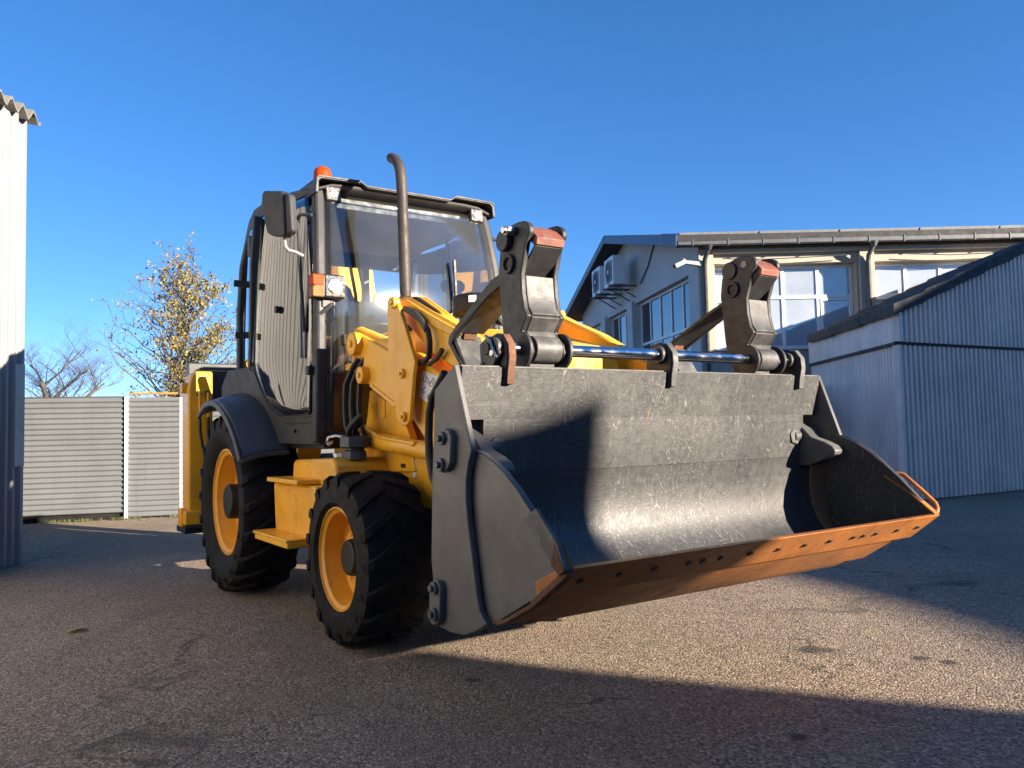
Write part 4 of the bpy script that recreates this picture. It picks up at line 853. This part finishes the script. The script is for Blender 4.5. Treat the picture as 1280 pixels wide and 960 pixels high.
# ---- sliding gate and fence of horizontal corrugated sheet
gd = Vector((.9667, .2558, 0)); gn = Vector((.2558, -.9667, 0)); g0 = Vector((-7.086, 11.624, 0))
GA = math.atan2(gd.y, gd.x)
def gate_sheet(x0, x1, z0, z1, pitch=.0775, y=0.0):
    nn = int((z1 - z0) / pitch * 8); v = []
    for k in range(nn + 1):
        z = z0 + (z1 - z0) * k / nn; t = ((z - z0) / pitch) % 1
        h = .014 * (1 if t < .5 else -1) * (1 - abs((t % .5) * 4 - 1) ** 3)
        v += [(x0, y - h, z), (x1, y - h, z)]
    return MB().add(v, [(2 * k, 2 * k + 1, 2 * k + 3, 2 * k + 2) for k in range(nn)])
def gloc(px): return g0 + gd * px
gp = thing('sliding_gate', 'wide grey corrugated gate leaf beside the white building, with a shadow gap below', 'gate', gloc(-1.2), GA)
part('sheet', gate_sheet(0, 2.565, .105, 1.82), GATE, gp, 0, 50)
part('shadow_strip', MB().box(0, 2.56, .04, .10, .004, .10), BLK, gp, .003)  # black strip that puts the shade under the gate into colour
part('gate_frame', MB().box(0, 2.56, .03, .07, .10, .15).box(0, 2.56, .03, .07, 1.77, 1.815).box(0, .05, .03, .07, .1, 1.81), ALU, gp, .003)
fpst = thing('gate_post', 'slim white post between the two grey gate leaves', 'post', gloc(1.385), GA)
part('post', MB().box(-.022, .022, -.035, .03, 0, 1.815), FRAME, fpst, .004)
gp2 = thing('fence_panel', 'narrow grey corrugated leaf with a yellow rail on top, right of the white post', 'fence panel', gloc(1.415), GA)
part('sheet', gate_sheet(0, .70, .03, 1.80), GATE, gp2, 0, 50)
part('top_rail', MB().box(-.0, .68, -.015, .03, 1.840, 1.872), mk('faded_yellow', (.30, .17, .04), .6), gp2, .004, label='yellow top rail')
part('edge_post', MB().box(.705, .735, .02, .06, .02, 1.80), FRAME, gp2, .003)
gp3 = thing('fence_panel', 'grey corrugated fence running on behind the yellow stabiliser leg', 'fence panel', gloc(2.12) + gn * -.10, GA)
part('sheet', gate_sheet(0, 16, .03, 1.88), GATE, gp3, 0, 50)
part('fence_post', MB().box(.1, .16, .03, .09, 0, 1.9).box(3.1, 3.16, .03, .09, 0, 1.9).box(6.1, 6.16, .03, .09, 0, 1.9), ALU, gp3, .003)
kb = MB().box(-3.0, 18.0, -.10, .10, .0, .02)
kr = link('kerb_strip', kb.mesh('kerb_strip', 0), CONC, None, .006); kr.location = gloc(0) + gn * -.17; kr.rotation_euler = (0, 0, GA); kr['kind'] = 'structure'

# ---- blue-grey storage shed on the right
sc0 = Vector((5.70, 11.86, 0)); sdir = Vector((.873, .488, 0)); sn = Vector((.488, -.873, 0)); SA = math.atan2(sdir.y, sdir.x)
sh = thing('storage_shed', 'corrugated blue grey storage shed with black pitched roof edge, right of the bucket', 'shed', sc0, SA)
part('front_wall', corr(lambda s, w_, h: (s, -h, .02 + 2.30 * w_), 4.0, .118, .080, 16, (.50, .56, .95)), BLUE, sh, 0, 50)
SL = .352
part('gable_wall', corr(lambda s, w_, h: (s, -.035 - h, 2.36 + (.42 + SL * s) * w_), 4.0, .118, .080, 16, (.50, .56, .95)), BLUE, sh, 0, 50)
part('corner_trim', MB().box(-.035, .05, -.085, .04, 2.366, 2.80), BLUE2, sh, .004)
part('corner_trim', MB().box(-.035, .04, -.06, .04, .02, 2.314), BLUE2, sh, .004)
part('joint_strip', MB().box(-.02, 4.0, -.05, -.005, 2.318, 2.362), ROOFB, sh, .004)
ld = Matrix.Rotation(-SA, 3, 'Z') @ Vector((.06, 1.0, 0)).normalized()
def lside(s, z, h): return (ld.x * s - ld.y * h, ld.y * s + ld.x * h, z)
part('side_wall', corr(lambda s, w_, h: lside(s, .02 + 2.30 * w_, h), 4.1, .118, .012, 14), BLUE, sh, 0, 50)
fa = MB()
fa.add([lside(.04, 2.36, .03), lside(4.1, 2.36, .03), lside(4.1, 2.78, .03), lside(.04, 2.78, .03), lside(.04, 2.36, .0), lside(4.1, 2.36, .0), lside(4.1, 2.78, .0), lside(.04, 2.78, .0)], [(0, 1, 2, 3), (4, 7, 6, 5), (0, 4, 5, 1), (3, 2, 6, 7), (0, 3, 7, 4), (1, 5, 6, 2)])
part('fascia_board', fa, BLUE2, sh, .004)
bw_ = [(4.0 + lside(t, 0, 0)[0], lside(t, 0, 0)[1]) for t in (0, 4.1)]
part('far_wall', MB().add([(bw_[0][0], bw_[0][1], 0), (bw_[1][0], bw_[1][1], 0), (bw_[1][0], bw_[1][1], 4.16), (bw_[0][0], bw_[0][1], 4.16)], [(0, 1, 2, 3)]), BLUE, sh, 0, solid=.03)
part('joint_strip', MB().bar([lside(-.03, 2.335, .02), lside(4.1, 2.335, .02)], .05, .05, (0, 0, 1)), ROOFB, sh, .003)
def rtop(s, t, h):   # s along front, t along the side
    return (s + ld.x * t, ld.y * t - .14, 2.80 + SL * s + h)
n = 60
for t0, nm in ((0, 'roof_sheet'), (1.36, 'roof_sheet'), (2.72, 'roof_sheet')):
    b = MB()
    for k in range(n + 1):
        s = -.22 + 4.3 * k / n
        hh = .035 * (1 - ((s + .22) / .78 % 1))
        for (t, q) in ((t0, hh), (t0 + 1.42, hh + .02), (t0, hh + .16), (t0 + 1.42, hh + .18)): b.v.append(rtop(s, t, q - .02))
    for k in range(n):
        a = 4 * k; b.f += [(a, a + 4, a + 5, a + 1), (a + 2, a + 3, a + 7, a + 6), (a, a + 2, a + 6, a + 4), (a + 1, a + 5, a + 7, a + 3)]
    b.f += [(0, 1, 3, 2), (4 * n, 4 * n + 2, 4 * n + 3, 4 * n + 1)]
    part(nm, b, ROOFB, sh, 0, 30)

# ---- hall building behind
ga = R(8.0); hc = Vector((4.27, 18.0, 0))
hall = thing('hall_building', 'beige rendered hall with white gridded windows and a low gable roof, behind the shed', 'building', hc)
tg = Vector((-math.sin(ga), math.cos(ga), 0)); ng = Vector((-math.cos(ga), -math.sin(ga), 0))
def gpnt(s, z, o=0): p = tg * s + ng * o; return (p.x, p.y, z)
GW = 11.6; RZ = 6.72; EZ = 5.32
WL, WH = 2.88, 4.80            # front window sill and head
fw = [(.36, 3.56), (3.97, 7.17), (7.58, 10.78), (11.2, 14.4)]
# front wall with openings
fwall = MB()
fwall.box(0, 15.2, 0, .35, 0, WL); fwall.box(0, 15.2, 0, .35, WH, EZ)
xs = [0] + [v for a in fw for v in a] + [15.2]
for k in range(0, len(xs), 2): fwall.box(xs[k], xs[k + 1], 0, .35, WL, WH)
part('front_wall', fwall, PLAS, hall, 0)
for x in (-.02, 3.60, 7.21, 10.82, 14.45):
    part('pilaster', MB().box(x, x + .33, -.10, -.002, 0, 5.02), PLAS, hall, .01)
part('cornice', MB().box(-.03, 15.2, -.13, -.001, 5.03, 5.13), PLAS, hall, .02)
def window(xa, xb, za, zb, y, cols_, rows_, fm, pm_, parent, casement=()):
    fr = MB(); t = .065
    fr.box(xa, xb, y, y + .07, za, za + t); fr.box(xa, xb, y, y + .07, zb - t, zb)
    fr.box(xa, xa + t, y + .001, y + .069, za + t, zb - t); fr.box(xb - t, xb, y + .001, y + .069, za + t, zb - t)
    xs_ = [xa + (xb - xa) * k / cols_ for k in range(cols_ + 1)]; zs_ = [za] + [za + (zb - za) * r_ for r_ in rows_] + [zb]
    for x in xs_[1:-1]: fr.box(x - t * .6, x + t * .6, y + .003, y + .066, za + t, zb - t)
    for z in zs_[1:-1]: fr.box(xa + t, xb - t, y - .004, y + .064, z - t * .6, z + t * .6)
    wdo = part('window', fr, fm, parent, .006)
    for i in range(cols_):
        for j in range(len(zs_) - 1):
            part('pane', MB().box(xs_[i] + .03, xs_[i + 1] - .03, y + .030, y + .042, zs_[j] + .03, zs_[j + 1] - .03), pm_, wdo, 0)
            if (i, j) in casement:
                x0, x1, z0, z1 = xs_[i] + .045, xs_[i + 1] - .045, zs_[j] + .045, zs_[j + 1] - .045
                part('casement', MB().box(x0, x1, y - .012, y + .05, z0, z0 + .05).box(x0, x1, y - .012, y + .05, z1 - .05, z1).box(x0, x0 + .05, y - .012, y + .05, z0 + .05, z1 - .05).box(x1 - .05, x1, y - .012, y + .05, z0 + .05, z1 - .05), fm, wdo, .004)
    part('sill', MB().box(xa - .06, xb + .06, y - .32, y - .002, za - .05, za - .006), fm, wdo, .005)
    return wdo
for a, b in fw: window(a, b, WL + .006, WH - .004, .24, 4, (.615,), FRAME, PANE, hall, ((0, 0), (3, 0)))
# gable wall with three window bays
gb = MB()
bays = [(.66, 4.97), (5.80, 8.05), (8.65, 10.7)]
GL, GH = 1.2, 4.70
def gpoly(pts, o0=0, o1=-.30): 
    n = len(pts); v = [gpnt(s, z, o0) for s, z in pts] + [gpnt(s, z, o1) for s, z in pts]
    return v, [tuple(range(n)), tuple(range(2 * n - 1, n - 1, -1))] + [(k, n + k, n + (k + 1) % n, (k + 1) % n) for k in range(n)]
for pts in ([(0, GH), (GW, GH), (GW, EZ), (GW / 2, RZ), (0, EZ)], [(0, 0), (GW, 0), (GW, GL), (0, GL)], [(0, GL), (.66, GL), (.66, GH), (0, GH)], [(4.97, GL), (5.8, GL), (5.8, GH), (4.97, GH)], [(8.05, GL), (8.65, GL), (8.65, GH), (8.05, GH)], [(10.7, GL), (GW, GL), (GW, GH), (10.7, GH)]):
    gb.add(*gpoly(pts))
part('gable_wall', gb, PLAS2, hall, 0)
for x in (5.0, 8.08):
    part('pilaster', MB().add(*gpoly([(x, 0), (x + .55, 0), (x + .55, 4.78), (x, 4.78)], .09, .002)), PLAS2, hall, .01)
GM = Matrix(((tg.x, -ng.x, 0, 0), (tg.y, -ng.y, 0, 0), (0, 0, 1, 0), (0, 0, 0, 1)))
for (a, b), c_ in zip(bays, (5, 3, 3)):
    wd_ = window(a + .004, b - .004, GL + .004, GH - .006, .16, c_, (.33, .66), FRAME, PANE2, hall)
    wd_.matrix_local = GM
# roof slabs
def slab(sa, za, sb, zb, th, o0, xlen):
    # strip of roof between (sa,za) and (sb,zb) in gable coordinates, from the overhang o0 to the far end
    v = []
    for (s, z) in ((sa, za), (sb, zb)):
        for dz in (0, th):
            v.append(gpnt(s, z + dz, o0)); p = tg * s; v.append((p.x + xlen, p.y, z + dz))
    return MB().add(v, [(0, 1, 5, 4), (2, 6, 7, 3), (0, 4, 6, 2), (1, 3, 7, 5), (0, 2, 3, 1), (4, 5, 7, 6)])
sl_ = (RZ - EZ) / (GW / 2)
part('roof', slab(-.33, EZ - sl_ * .33 + .02, GW / 2, RZ + .02, .14, .62, 15.6), ROOFB, hall, 0)
part('roof', slab(GW + .7, EZ - sl_ * .7 + .018, GW / 2 + .004, RZ + .018, .14, .618, 15.6), ROOFB, hall, 0)
part('verge_board', MB().bar([gpnt(-.36, EZ - sl_ * .36 + .04, .63), gpnt(GW / 2, RZ + .04, .63)], .24, .03, (0, 0, 1)), NAVY, hall, .004)
part('verge_board', MB().bar([gpnt(GW + .7, EZ - sl_ * .7 + .04, .635), gpnt(GW / 2, RZ + .042, .635)], .22, .03, (0, 0, 1)), GUT, hall, .004)
part('soffit', MB().box(-.5, 15.3, -.28, -.02, 5.20, 5.215), WOODD, hall, 0)
gz = EZ - sl_ * .33 - .06
gut = part('gutter', MB().box(-.55, 15.3, -.40, -.29, gz - .02, gz + .11), GUT, hall, .025)
clip = MB().box(-.012, .012, -.412, -.29, -.03, .118).mesh('gutter_clip', 0)
for k in range(20):
    o = link('gutter_clip', clip, GUT, gut); o.location = (-.2 + .78 * k, 0, gz)
for x, wob in ((.10, 1), (3.76, 1), (7.37, 1), (10.98, 1)):
    part('downpipe', MB().tube([(x + .06, -.345, gz), (x + .05, -.34, gz - .10), (x, -.20, gz - .28), (x, -.17, gz - .40), (x, -.17, .1)], .052, 10).lathe([(.10, 0), (.055, -.12)], (x + .06, -.345, gz - .0), (0, 0, 1), 10), DARKP if x < 1 else GUT, hall, .003)
part('wall_wire', MB().tube([(.5, -.165, 4.90), (1.4, -.17, 4.865), (2.4, -.17, 4.89), (3.3, -.17, 4.925)], .012, 5).tube([(4.6, -.165, 4.92), (5.6, -.17, 4.87), (6.8, -.17, 4.90), (8.6, -.17, 4.925)], .012, 5), GUT, hall, 0)
part('gable_wire', MB().tube([gpnt(2.95, 6.05, .02), gpnt(3.6, 5.5, .03), gpnt(4.25, 5.15, .05)], .02, 5), DARKP, hall, 0)
# solar panels lying on the front roof slope
sp_ = MB().box(0, 1.74, 0, 2.2, 0, .035).mesh('solar_panel', 0)
spf = MB().box(-.01, 1.75, -.02, .0, -.022, .050).mesh('panel_frame', 0)
for k in range(9):
    o = link('solar_panel', sp_, SOLB, hall); o.location = (-.45 + 1.79 * k, -.24, gz + .26); o.rotation_euler = (math.atan(sl_), 0, 0)
    f_ = link('panel_frame', spf, ALU, o, .004)
for k in range(10):
    part('panel_clamp', MB().box(-.475 + 1.79 * k, -.455 + 1.79 * k, -.28, -.18, gz + .20, gz + .30), NAVY, hall, 0)

# air conditioners on the gable
def aircon(s, label):
    p = hc + Vector(gpnt(s, 5.22, .12))
    a = thing('air_conditioner', label, 'air conditioner', p, math.atan2(tg.y, tg.x), 'outdoor units on the gable')
    # local x along the wall, local y outwards
    part('casing', MB().box(0, .95, .25, .60, 0, .82), FRAME, a, .012)
    part('fan_grille', MB().box(.10, .80, .602, .612, .12, .70), DARKP, a, .003)
    part('fan_ring', MB().lathe([(.29, .0), (.33, .012), (.35, 0)], (.46, .612, .41), (0, 1, 0), 24), HEAD, a, 0)
    part('fan_hub', MB().cyl((.46, .61, .41), (.46, .635, .41), .06, 12), FRAME, a, .003)
    for x in (.15, .80):
        part('bracket', MB().bar([(x, -.10, -.03), (x, .70, -.03)], .05, .05, (1, 0, 0)).bar([(x, -.09, -.36), (x, .45, -.045)], .035, .03, (1, 0, 0)), GUT, a, 0)
    return a
aircon(4.62, 'pale air conditioner on the gable wall, the one nearer the corner')
aircon(6.15, 'pale air conditioner on the gable wall, the one farther from the corner')

CAMG = mk('camera_housing', (.24, .24, .235), .45)
# security camera on the front corner
cm = thing('security_camera', 'white security camera on a long arm at the corner under the gutter', 'camera', hc + Vector((-.02, -.12, 4.80)))
part('wall_box', MB().box(-.02, .10, -.06, .06, -.06, .07), CAMG, cm, .01)
part('arm', MB().bar([(.0, -.02, .0), (-.34, -.10, .03)], .09, .08, (0, 0, 1)), CAMG, cm, .012)
part('ball_joint', MB().lathe([(.01, -.06), (.05, -.045), (.062, 0), (.05, .045), (.01, .06)], (-.37, -.11, .05), (0, 0, 1), 14), CAMG, cm, 0)
part('camera_body', MB().bar([(-.36, -.12, .03), (-.60, -.26, -.09)], .10, .09, (0, 0, 1)), CAMG, cm, .012)
part('camera_eye', MB().cyl((-.60, -.26, -.09), (-.612, -.267, -.096), .035, 12), BLK, cm, 0)

# street lamp seen through the cab glass
lp0 = [(-2.433, 24.0, 5.681)][0]
sl = thing('street_lamp', 'grey street lamp with a flat head, seen through the cab windows', 'street lamp', (lp0[0], 24, 0))
zt = lp0[2]
part('pole', MB().tube([(0, 0, 0), (0, 0, zt - .25), (.05, 0, zt - .08), (.16, 0, zt + .04), (.26, 0, zt + .06)], [.08, .055, .045, .04, .04], 10), GUT, sl, 0)
part('lamp_head', MB().box(.18, .62, -.11, .11, zt - .02, zt + .10), DARKP, sl, .03)

# ---- trees behind the fence
BARK = mk('bark', (.10, .085, .07), .9, var=.3, vs=8, bump=.4, bs=40)
BARKG = mk('bark_grey', (.085, .078, .075), .9, var=.3, vs=8, bump=.4, bs=40)
def leafmat():
    m, n, out = newmat('autumn_leaves')
    b = n.nodes.new('ShaderNodeBsdfPrincipled'); 
    oi = n.nodes.new('ShaderNodeNewGeometry')
    c = n.nodes.new('ShaderNodeValToRGB'); e = c.color_ramp.elements
    while len(e) < 6: e.new(.5)
    for k, (p, q) in enumerate(((0, (.13, .12, .04)), (.25, (.33, .27, .06)), (.5, (.42, .34, .08)), (.7, (.24, .17, .07)), (.85, (.16, .10, .06)), (1, (.32, .28, .11)))):
        e[k].position = p; e[k].color = q + (1,)
    n.links.new(oi.outputs['Random Per Island'], c.inputs[0])
    tl = n.nodes.new('ShaderNodeBsdfTranslucent'); ms = n.nodes.new('ShaderNodeMixShader'); ms.inputs[0].default_value = .3
    n.links.new(c.outputs[0], b.inputs['Base Color']); n.links.new(c.outputs[0], tl.inputs[0]); b.inputs['Roughness'].default_value = .7
    n.links.new(b.outputs[0], ms.inputs[1]); n.links.new(tl.outputs[0], ms.inputs[2]); n.links.new(ms.outputs[0], out.inputs[0]); return m
LEAF = leafmat()
def crown_tree(name, label, loc, base_h, cz, rx, rz, seed, clumps, leaves, bark, trunk_r, leaf, skew=0.0):
    """trunk with limbs reaching clump points spread through an uneven crown volume"""
    rnd = random.Random(seed); t = thing(name, label, 'tree', loc); tr = MB(); limbs = MB(); pts = []
    path = [Vector((0, 0, 0))]
    for k in range(1, 9): path.append(Vector((rnd.gauss(0, .05) * k ** .5, rnd.gauss(0, .05) * k ** .5, (cz + rz * .55) * k / 8)))
    tr.tube(path, [trunk_r * (1 - .10 * k) for k in range(9)], 8, cap=False)
    while len(pts) < clumps:
        u = Vector((rnd.uniform(-1, 1), rnd.uniform(-1, 1), rnd.uniform(-1, 1)))
        if not .25 < u.length < 1: continue
        h = (u.z + 1) / 2
        wdt = (.55 + .75 * h) if h < .55 else (.96 - (h - .55) * 1.25)
        pts.append(Vector((u.x * rx * max(.25, wdt) * 1.05 + skew * (rnd.random() - .3), u.y * rx * max(.25, wdt), cz + u.z * rz)))
    def wob(a, b, k, amp):
        o = []
        for i in range(k + 1):
            f = i / k; o.append(a.lerp(b, f) + Vector((rnd.gauss(0, amp), rnd.gauss(0, amp), rnd.gauss(0, amp) + math.sin(f * PI) * .12)) * (0 if i in (0,) else 1))
        return o
    crown = MB()
    for c in pts:
        zz = max(base_h, min(cz + rz * .5, c.z - (.5 + .7 * math.hypot(c.x, c.y)) * rnd.uniform(.7, 1.2)))
        f = zz / ((cz + rz * .55)) * 8; i = min(7, int(f)); a = path[i].lerp(path[i + 1], f - i)
        p = wob(a, c, 6, .07); limbs.tube(p, [trunk_r * .28 * (1 - .13 * q) for q in range(7)], 4, cap=False)
        cs = rnd.uniform(.22, .42)
        tw = []
        for _ in range(7):
            s0 = p[rnd.randint(2, 6)]; e = s0 + Vector((rnd.gauss(0, 1), rnd.gauss(0, 1), rnd.gauss(.5, .8))).normalized() * rnd.uniform(.25, .62)
            q = wob(s0, e, 3, .035); limbs.tube(q, [trunk_r * .085, trunk_r * .07, trunk_r * .05, trunk_r * .03], 3, cap=False); tw += q[1:]
        dens = rnd.choice((.15, .5, .8, 1.3, 1.7)) * (1.0 + .7 * (c.x > 0) - .55 * (c.x < -rx * .35))
        for _ in range(int(leaves / clumps * dens)):
            pp = rnd.choice(tw) + Vector((rnd.gauss(0, .07), rnd.gauss(0, .07), rnd.gauss(-.02, .06)))
            an = Vector((rnd.gauss(0, 1), rnd.gauss(0, 1), rnd.gauss(0, .7))).normalized(); d = Matrix.Rotation(rnd.random() * 6.28, 3, an) @ an.orthogonal().normalized(); e = an.cross(d); s_ = leaf * rnd.uniform(.5, 1.25)
            crown.add([pp - d * s_ * .5, pp + e * s_ * .38 + an * s_ * .12, pp + d * s_ * .6, pp - e * s_ * .38 + an * s_ * .12], [(0, 1, 2, 3)])
    part('trunk', tr, bark, t, 0, 60); part('limbs', limbs, bark, t, 0, 60)
    if leaves: part('crown', crown, LEAF, t, 0, 0)
    return t
def tree(name, label, cat, loc, height, spread, seed, leaves, bark, trunk_r=.1, depth=5, up=.5, first=.25, leaf=.09, nb=(3, 4)):
    rnd = random.Random(seed); t = thing(name, label, cat, loc); tr = MB(); limbs = MB(); tips = []
    def grow(mb, p, d, L, r, lv):
        path = [p]; rr = [r]; q = p; dd = d
        k = 5 if lv < 2 else 4
        for i in range(k):
            dd = (dd + Vector((rnd.gauss(0, .17), rnd.gauss(0, .17), rnd.gauss(.05 * up, .10)))).normalized()
            q = q + dd * (L / k); path.append(q); rr.append(r * (1 - .52 * (i + 1) / k))
        mb.tube(path, rr, 7 if lv < 2 else (4 if lv < 4 else 3), cap=False)
        if lv >= depth - 2: tips.extend(path[2:])
        if lv < depth:
            m = rnd.randint(*nb) + (3 if lv == 0 else 0)
            for c in range(m):
                f = (first if lv == 0 else .25) + (1 - (first if lv == 0 else .25)) * (c + rnd.random() * .7) / m
                j = min(int(f * k), k - 1); u = f * k - j
                bp_ = path[j].lerp(path[j + 1], min(1, u))
                an = rnd.random() * 2 * PI; el = rnd.uniform(.25, .95)
                side = Vector((math.cos(an) * spread, math.sin(an) * spread, up * el)).normalized()
                nd = (dd * .45 + side).normalized()
                grow(limbs, bp_, nd, L * rnd.uniform(.45, .72), rr[j] * rnd.uniform(.40, .62), lv + 1)
    grow(tr, Vector((0, 0, 0)), Vector((rnd.gauss(0, .05), 0, 1)).normalized(), height * .62, trunk_r, 0)
    part('trunk', tr, bark, t, 0, 60); part('limbs', limbs, bark, t, 0, 60)
    if leaves:
        b = MB()
        for _ in range(leaves):
            p = rnd.choice(tips) + Vector((rnd.gauss(0, .09), rnd.gauss(0, .09), rnd.gauss(-.03, .08)))
            a = Vector((rnd.gauss(0, 1), rnd.gauss(0, 1), rnd.gauss(0, .7))).normalized(); c = a.orthogonal().normalized()
            c = Matrix.Rotation(rnd.random() * 6.28, 3, a) @ c; e = a.cross(c); s = leaf * rnd.uniform(.55, 1.2)
            b.add([p - c * s * .5, p + e * s * .38 + a * s * .1, p + c * s * .6, p - e * s * .38 + a * s * .1], [(0, 1, 2, 3)])
        part('crown', b, LEAF, t, 0, 0)
    return t
ty_ = [(-8.616, 21.0, 2.149)][0]
crown_tree('autumn_tree', 'tree with sparse yellow and brown autumn leaves behind the grey fence', (ty_[0], 21, 0), .6, 3.6, 2.25, 2.55, 11, 140, 9000, BARK, .08, .075, .3)
tb_ = [(-16.61, 30.0, 2.649)][0]
tree('bare_tree', 'bare dark tree with a knotted trunk behind the left gate leaf', 'tree', (tb_[0], 30, 0), 5.6, 1.25, 5, 0, BARKG, .17, 6, .75, .35, nb=(4, 5))
for k, (px, Y, h, s) in enumerate(((40, 36, 4.4, 21), (150, 33, 4.0, 8), (20, 40, 4.6, 31))):
    q_ = [[(-21.509, 36.0, 2.972)][0], [(-15.839, 33.0, 2.738)][0], [(-25.014, 40.0, 3.193)][0]][k]
    tree('bare_shrub', ['thin leafless shrub left of the knotted bare tree', 'leafless shrub between the bare tree and the yellow tree', 'faint leafless shrub right at the white wall'][k], 'shrub', (q_[0], Y, 0), h, 1.3, s, 0, BARKG, .07, 4, .7, .08)

# ---- neighbouring buildings outside the frame that shade the yard
PALE = mk('pale_render', (.30, .29, .27), .9, var=.1, vs=1)
sh_ = Vector((math.sin(R(SUN_AZ)), -math.cos(R(SUN_AZ)), 0)); sp2 = Vector((math.cos(R(SUN_AZ)), math.sin(R(SUN_AZ)), 0)); TE = math.tan(R(SUN_EL))
def profile_building(name, label, dist, prof, depth, mat, rot=0):
    """a building whose long side faces the yard; prof = roof outline (u, height at that distance)"""
    t = thing(name, label, 'building')
    z0 = dist * TE
    pts = [(u, max(.05, v + z0)) for u, v in prof]
    n = len(pts)
    base = [(pts[0][0], 0)] + pts + [(pts[-1][0], 0)]
    v = []
    for dd in (0, depth):
        for (u, z) in base:
            p = sh_ * (dist + dd) + sp2 * u; v.append((p.x, p.y, z - (0 if z < .01 else .35 * dd * 0)))
    m = len(base)
    body = MB().add(v, [tuple(range(m)), tuple(range(2 * m - 1, m - 1, -1))] + [(k, m + k, m + (k + 1) % m, (k + 1) % m) for k in range(m)])
    part('walls', body, mat, t, 0)
    return t
profile_building('workshop', 'pale workshop with a stepped parapet behind the viewer, outside the picture', 13.0,
    [(-14, 1.5), (2.0, 1.62), (2.91, 1.68), (3.20, 1.73), (3.225, 1.73), (3.235, .86), (3.64, .78), (3.68, .52), (3.78, .30), (3.87, .12), (3.97, -.03), (4.1, -.3), (4.25, -1.5)], 4.0, PALE)
profile_building('barn', 'pale gabled barn to the right behind the viewer, outside the picture', 24.0,
    [(4.35, -2.0), (4.45, -.14), (4.9, -.04), (5.4, .05), (5.95, .18), (6.6, .38), (8.5, 1.25), (13.0, 3.2), (16.1, 4.12), (17.2, 3.9), (19.2, 3.2), (21, 2.5), (34, 1.0)], 4.0, PALE)

wr = thing('sky_blocker', 'tall pale block right behind the viewer, added to dim the sky light, outside the picture', 'building', (-4.2, -1.4, 0))  # unseen block, added to cut sky fill on shaded surfaces
part('walls', MB().box(-10, 3.4, -8, 0, 0, 6.2), PALE, wr, 0)
part('roof', MB().box(-10.3, 3.6, -8.3, .2, 6.2, 6.4), ROOFB, wr, 0)
WEED = mk('dry_weed', (.13, .15, .05), .8, var=.4, vs=30)
wd = MB(); rw = random.Random(9)
for _ in range(160):
    u = rw.choice((rw.uniform(.3, .9), rw.uniform(1.2, 1.6), rw.uniform(2.0, 2.3), rw.uniform(-.6, 2.6))); p0 = g0 + gd * u + gn * rw.uniform(.02, .12)
    for _k in range(5):
        a = rw.uniform(0, 6.28); h = rw.uniform(.015, .06); l = rw.uniform(.01, .045); d = Vector((math.cos(a), math.sin(a), 0))
        e = Vector((-d.y, d.x, 0)) * .004
        wd.add([p0 - e, p0 + e, p0 + d * l + Vector((0, 0, h))], [(0, 1, 2)])
o = part('weeds', wd, WEED, None, 0, 0); o['kind'] = 'stuff'
# ---- litter on the asphalt
lf = [(-2.751, 5.108, 0.0)][0]
LF = mk('dry_leaf', (.42, .36, .16), .7, var=.2, vs=30)
fl = MB(); pts = [(-.06, 0, .004), (-.03, .028, .012), (.01, .034, .016), (.045, .02, .01), (.062, 0, .006), (.045, -.018, .018), (.01, -.026, .024), (-.03, -.022, .016)]
fl.add(pts + [(0, 0, .006)], [(k, (k + 1) % 8, 8) for k in range(8)])
o = part('fallen_leaf', fl, LF, None, 0, 0, solid=.0012); o.location = (lf[0], lf[1], .002); o.rotation_euler = (0, 0, .5)
tag(o, 'single yellow green leaf lying on the shaded asphalt', 'leaf')
rnd = random.Random(3); deb = MB()
for _ in range(420):
    Y = rnd.uniform(2.4, 8); X = rnd.uniform(-.7, .7) * Y; s = rnd.uniform(.003, .009) * (1 + (Y > 4) * .6)
    vs = [(X + s * a * rnd.uniform(.6, 1.2), Y + s * b * rnd.uniform(.6, 1.2), s * c * rnd.uniform(.5, .9) + .001) for a, b, c in ((1, 0, .3), (0, 1, .3), (-1, 0, .3), (0, -1, .3), (0, 0, 1))]
    deb.add(vs, [(0, 1, 4), (1, 2, 4), (2, 3, 4), (3, 0, 4)])
o = part('grit', deb, mk('grit_stone', (.26, .23, .19), .85, var=.4, vs=40), None, 0, 0); o['kind'] = 'stuff'
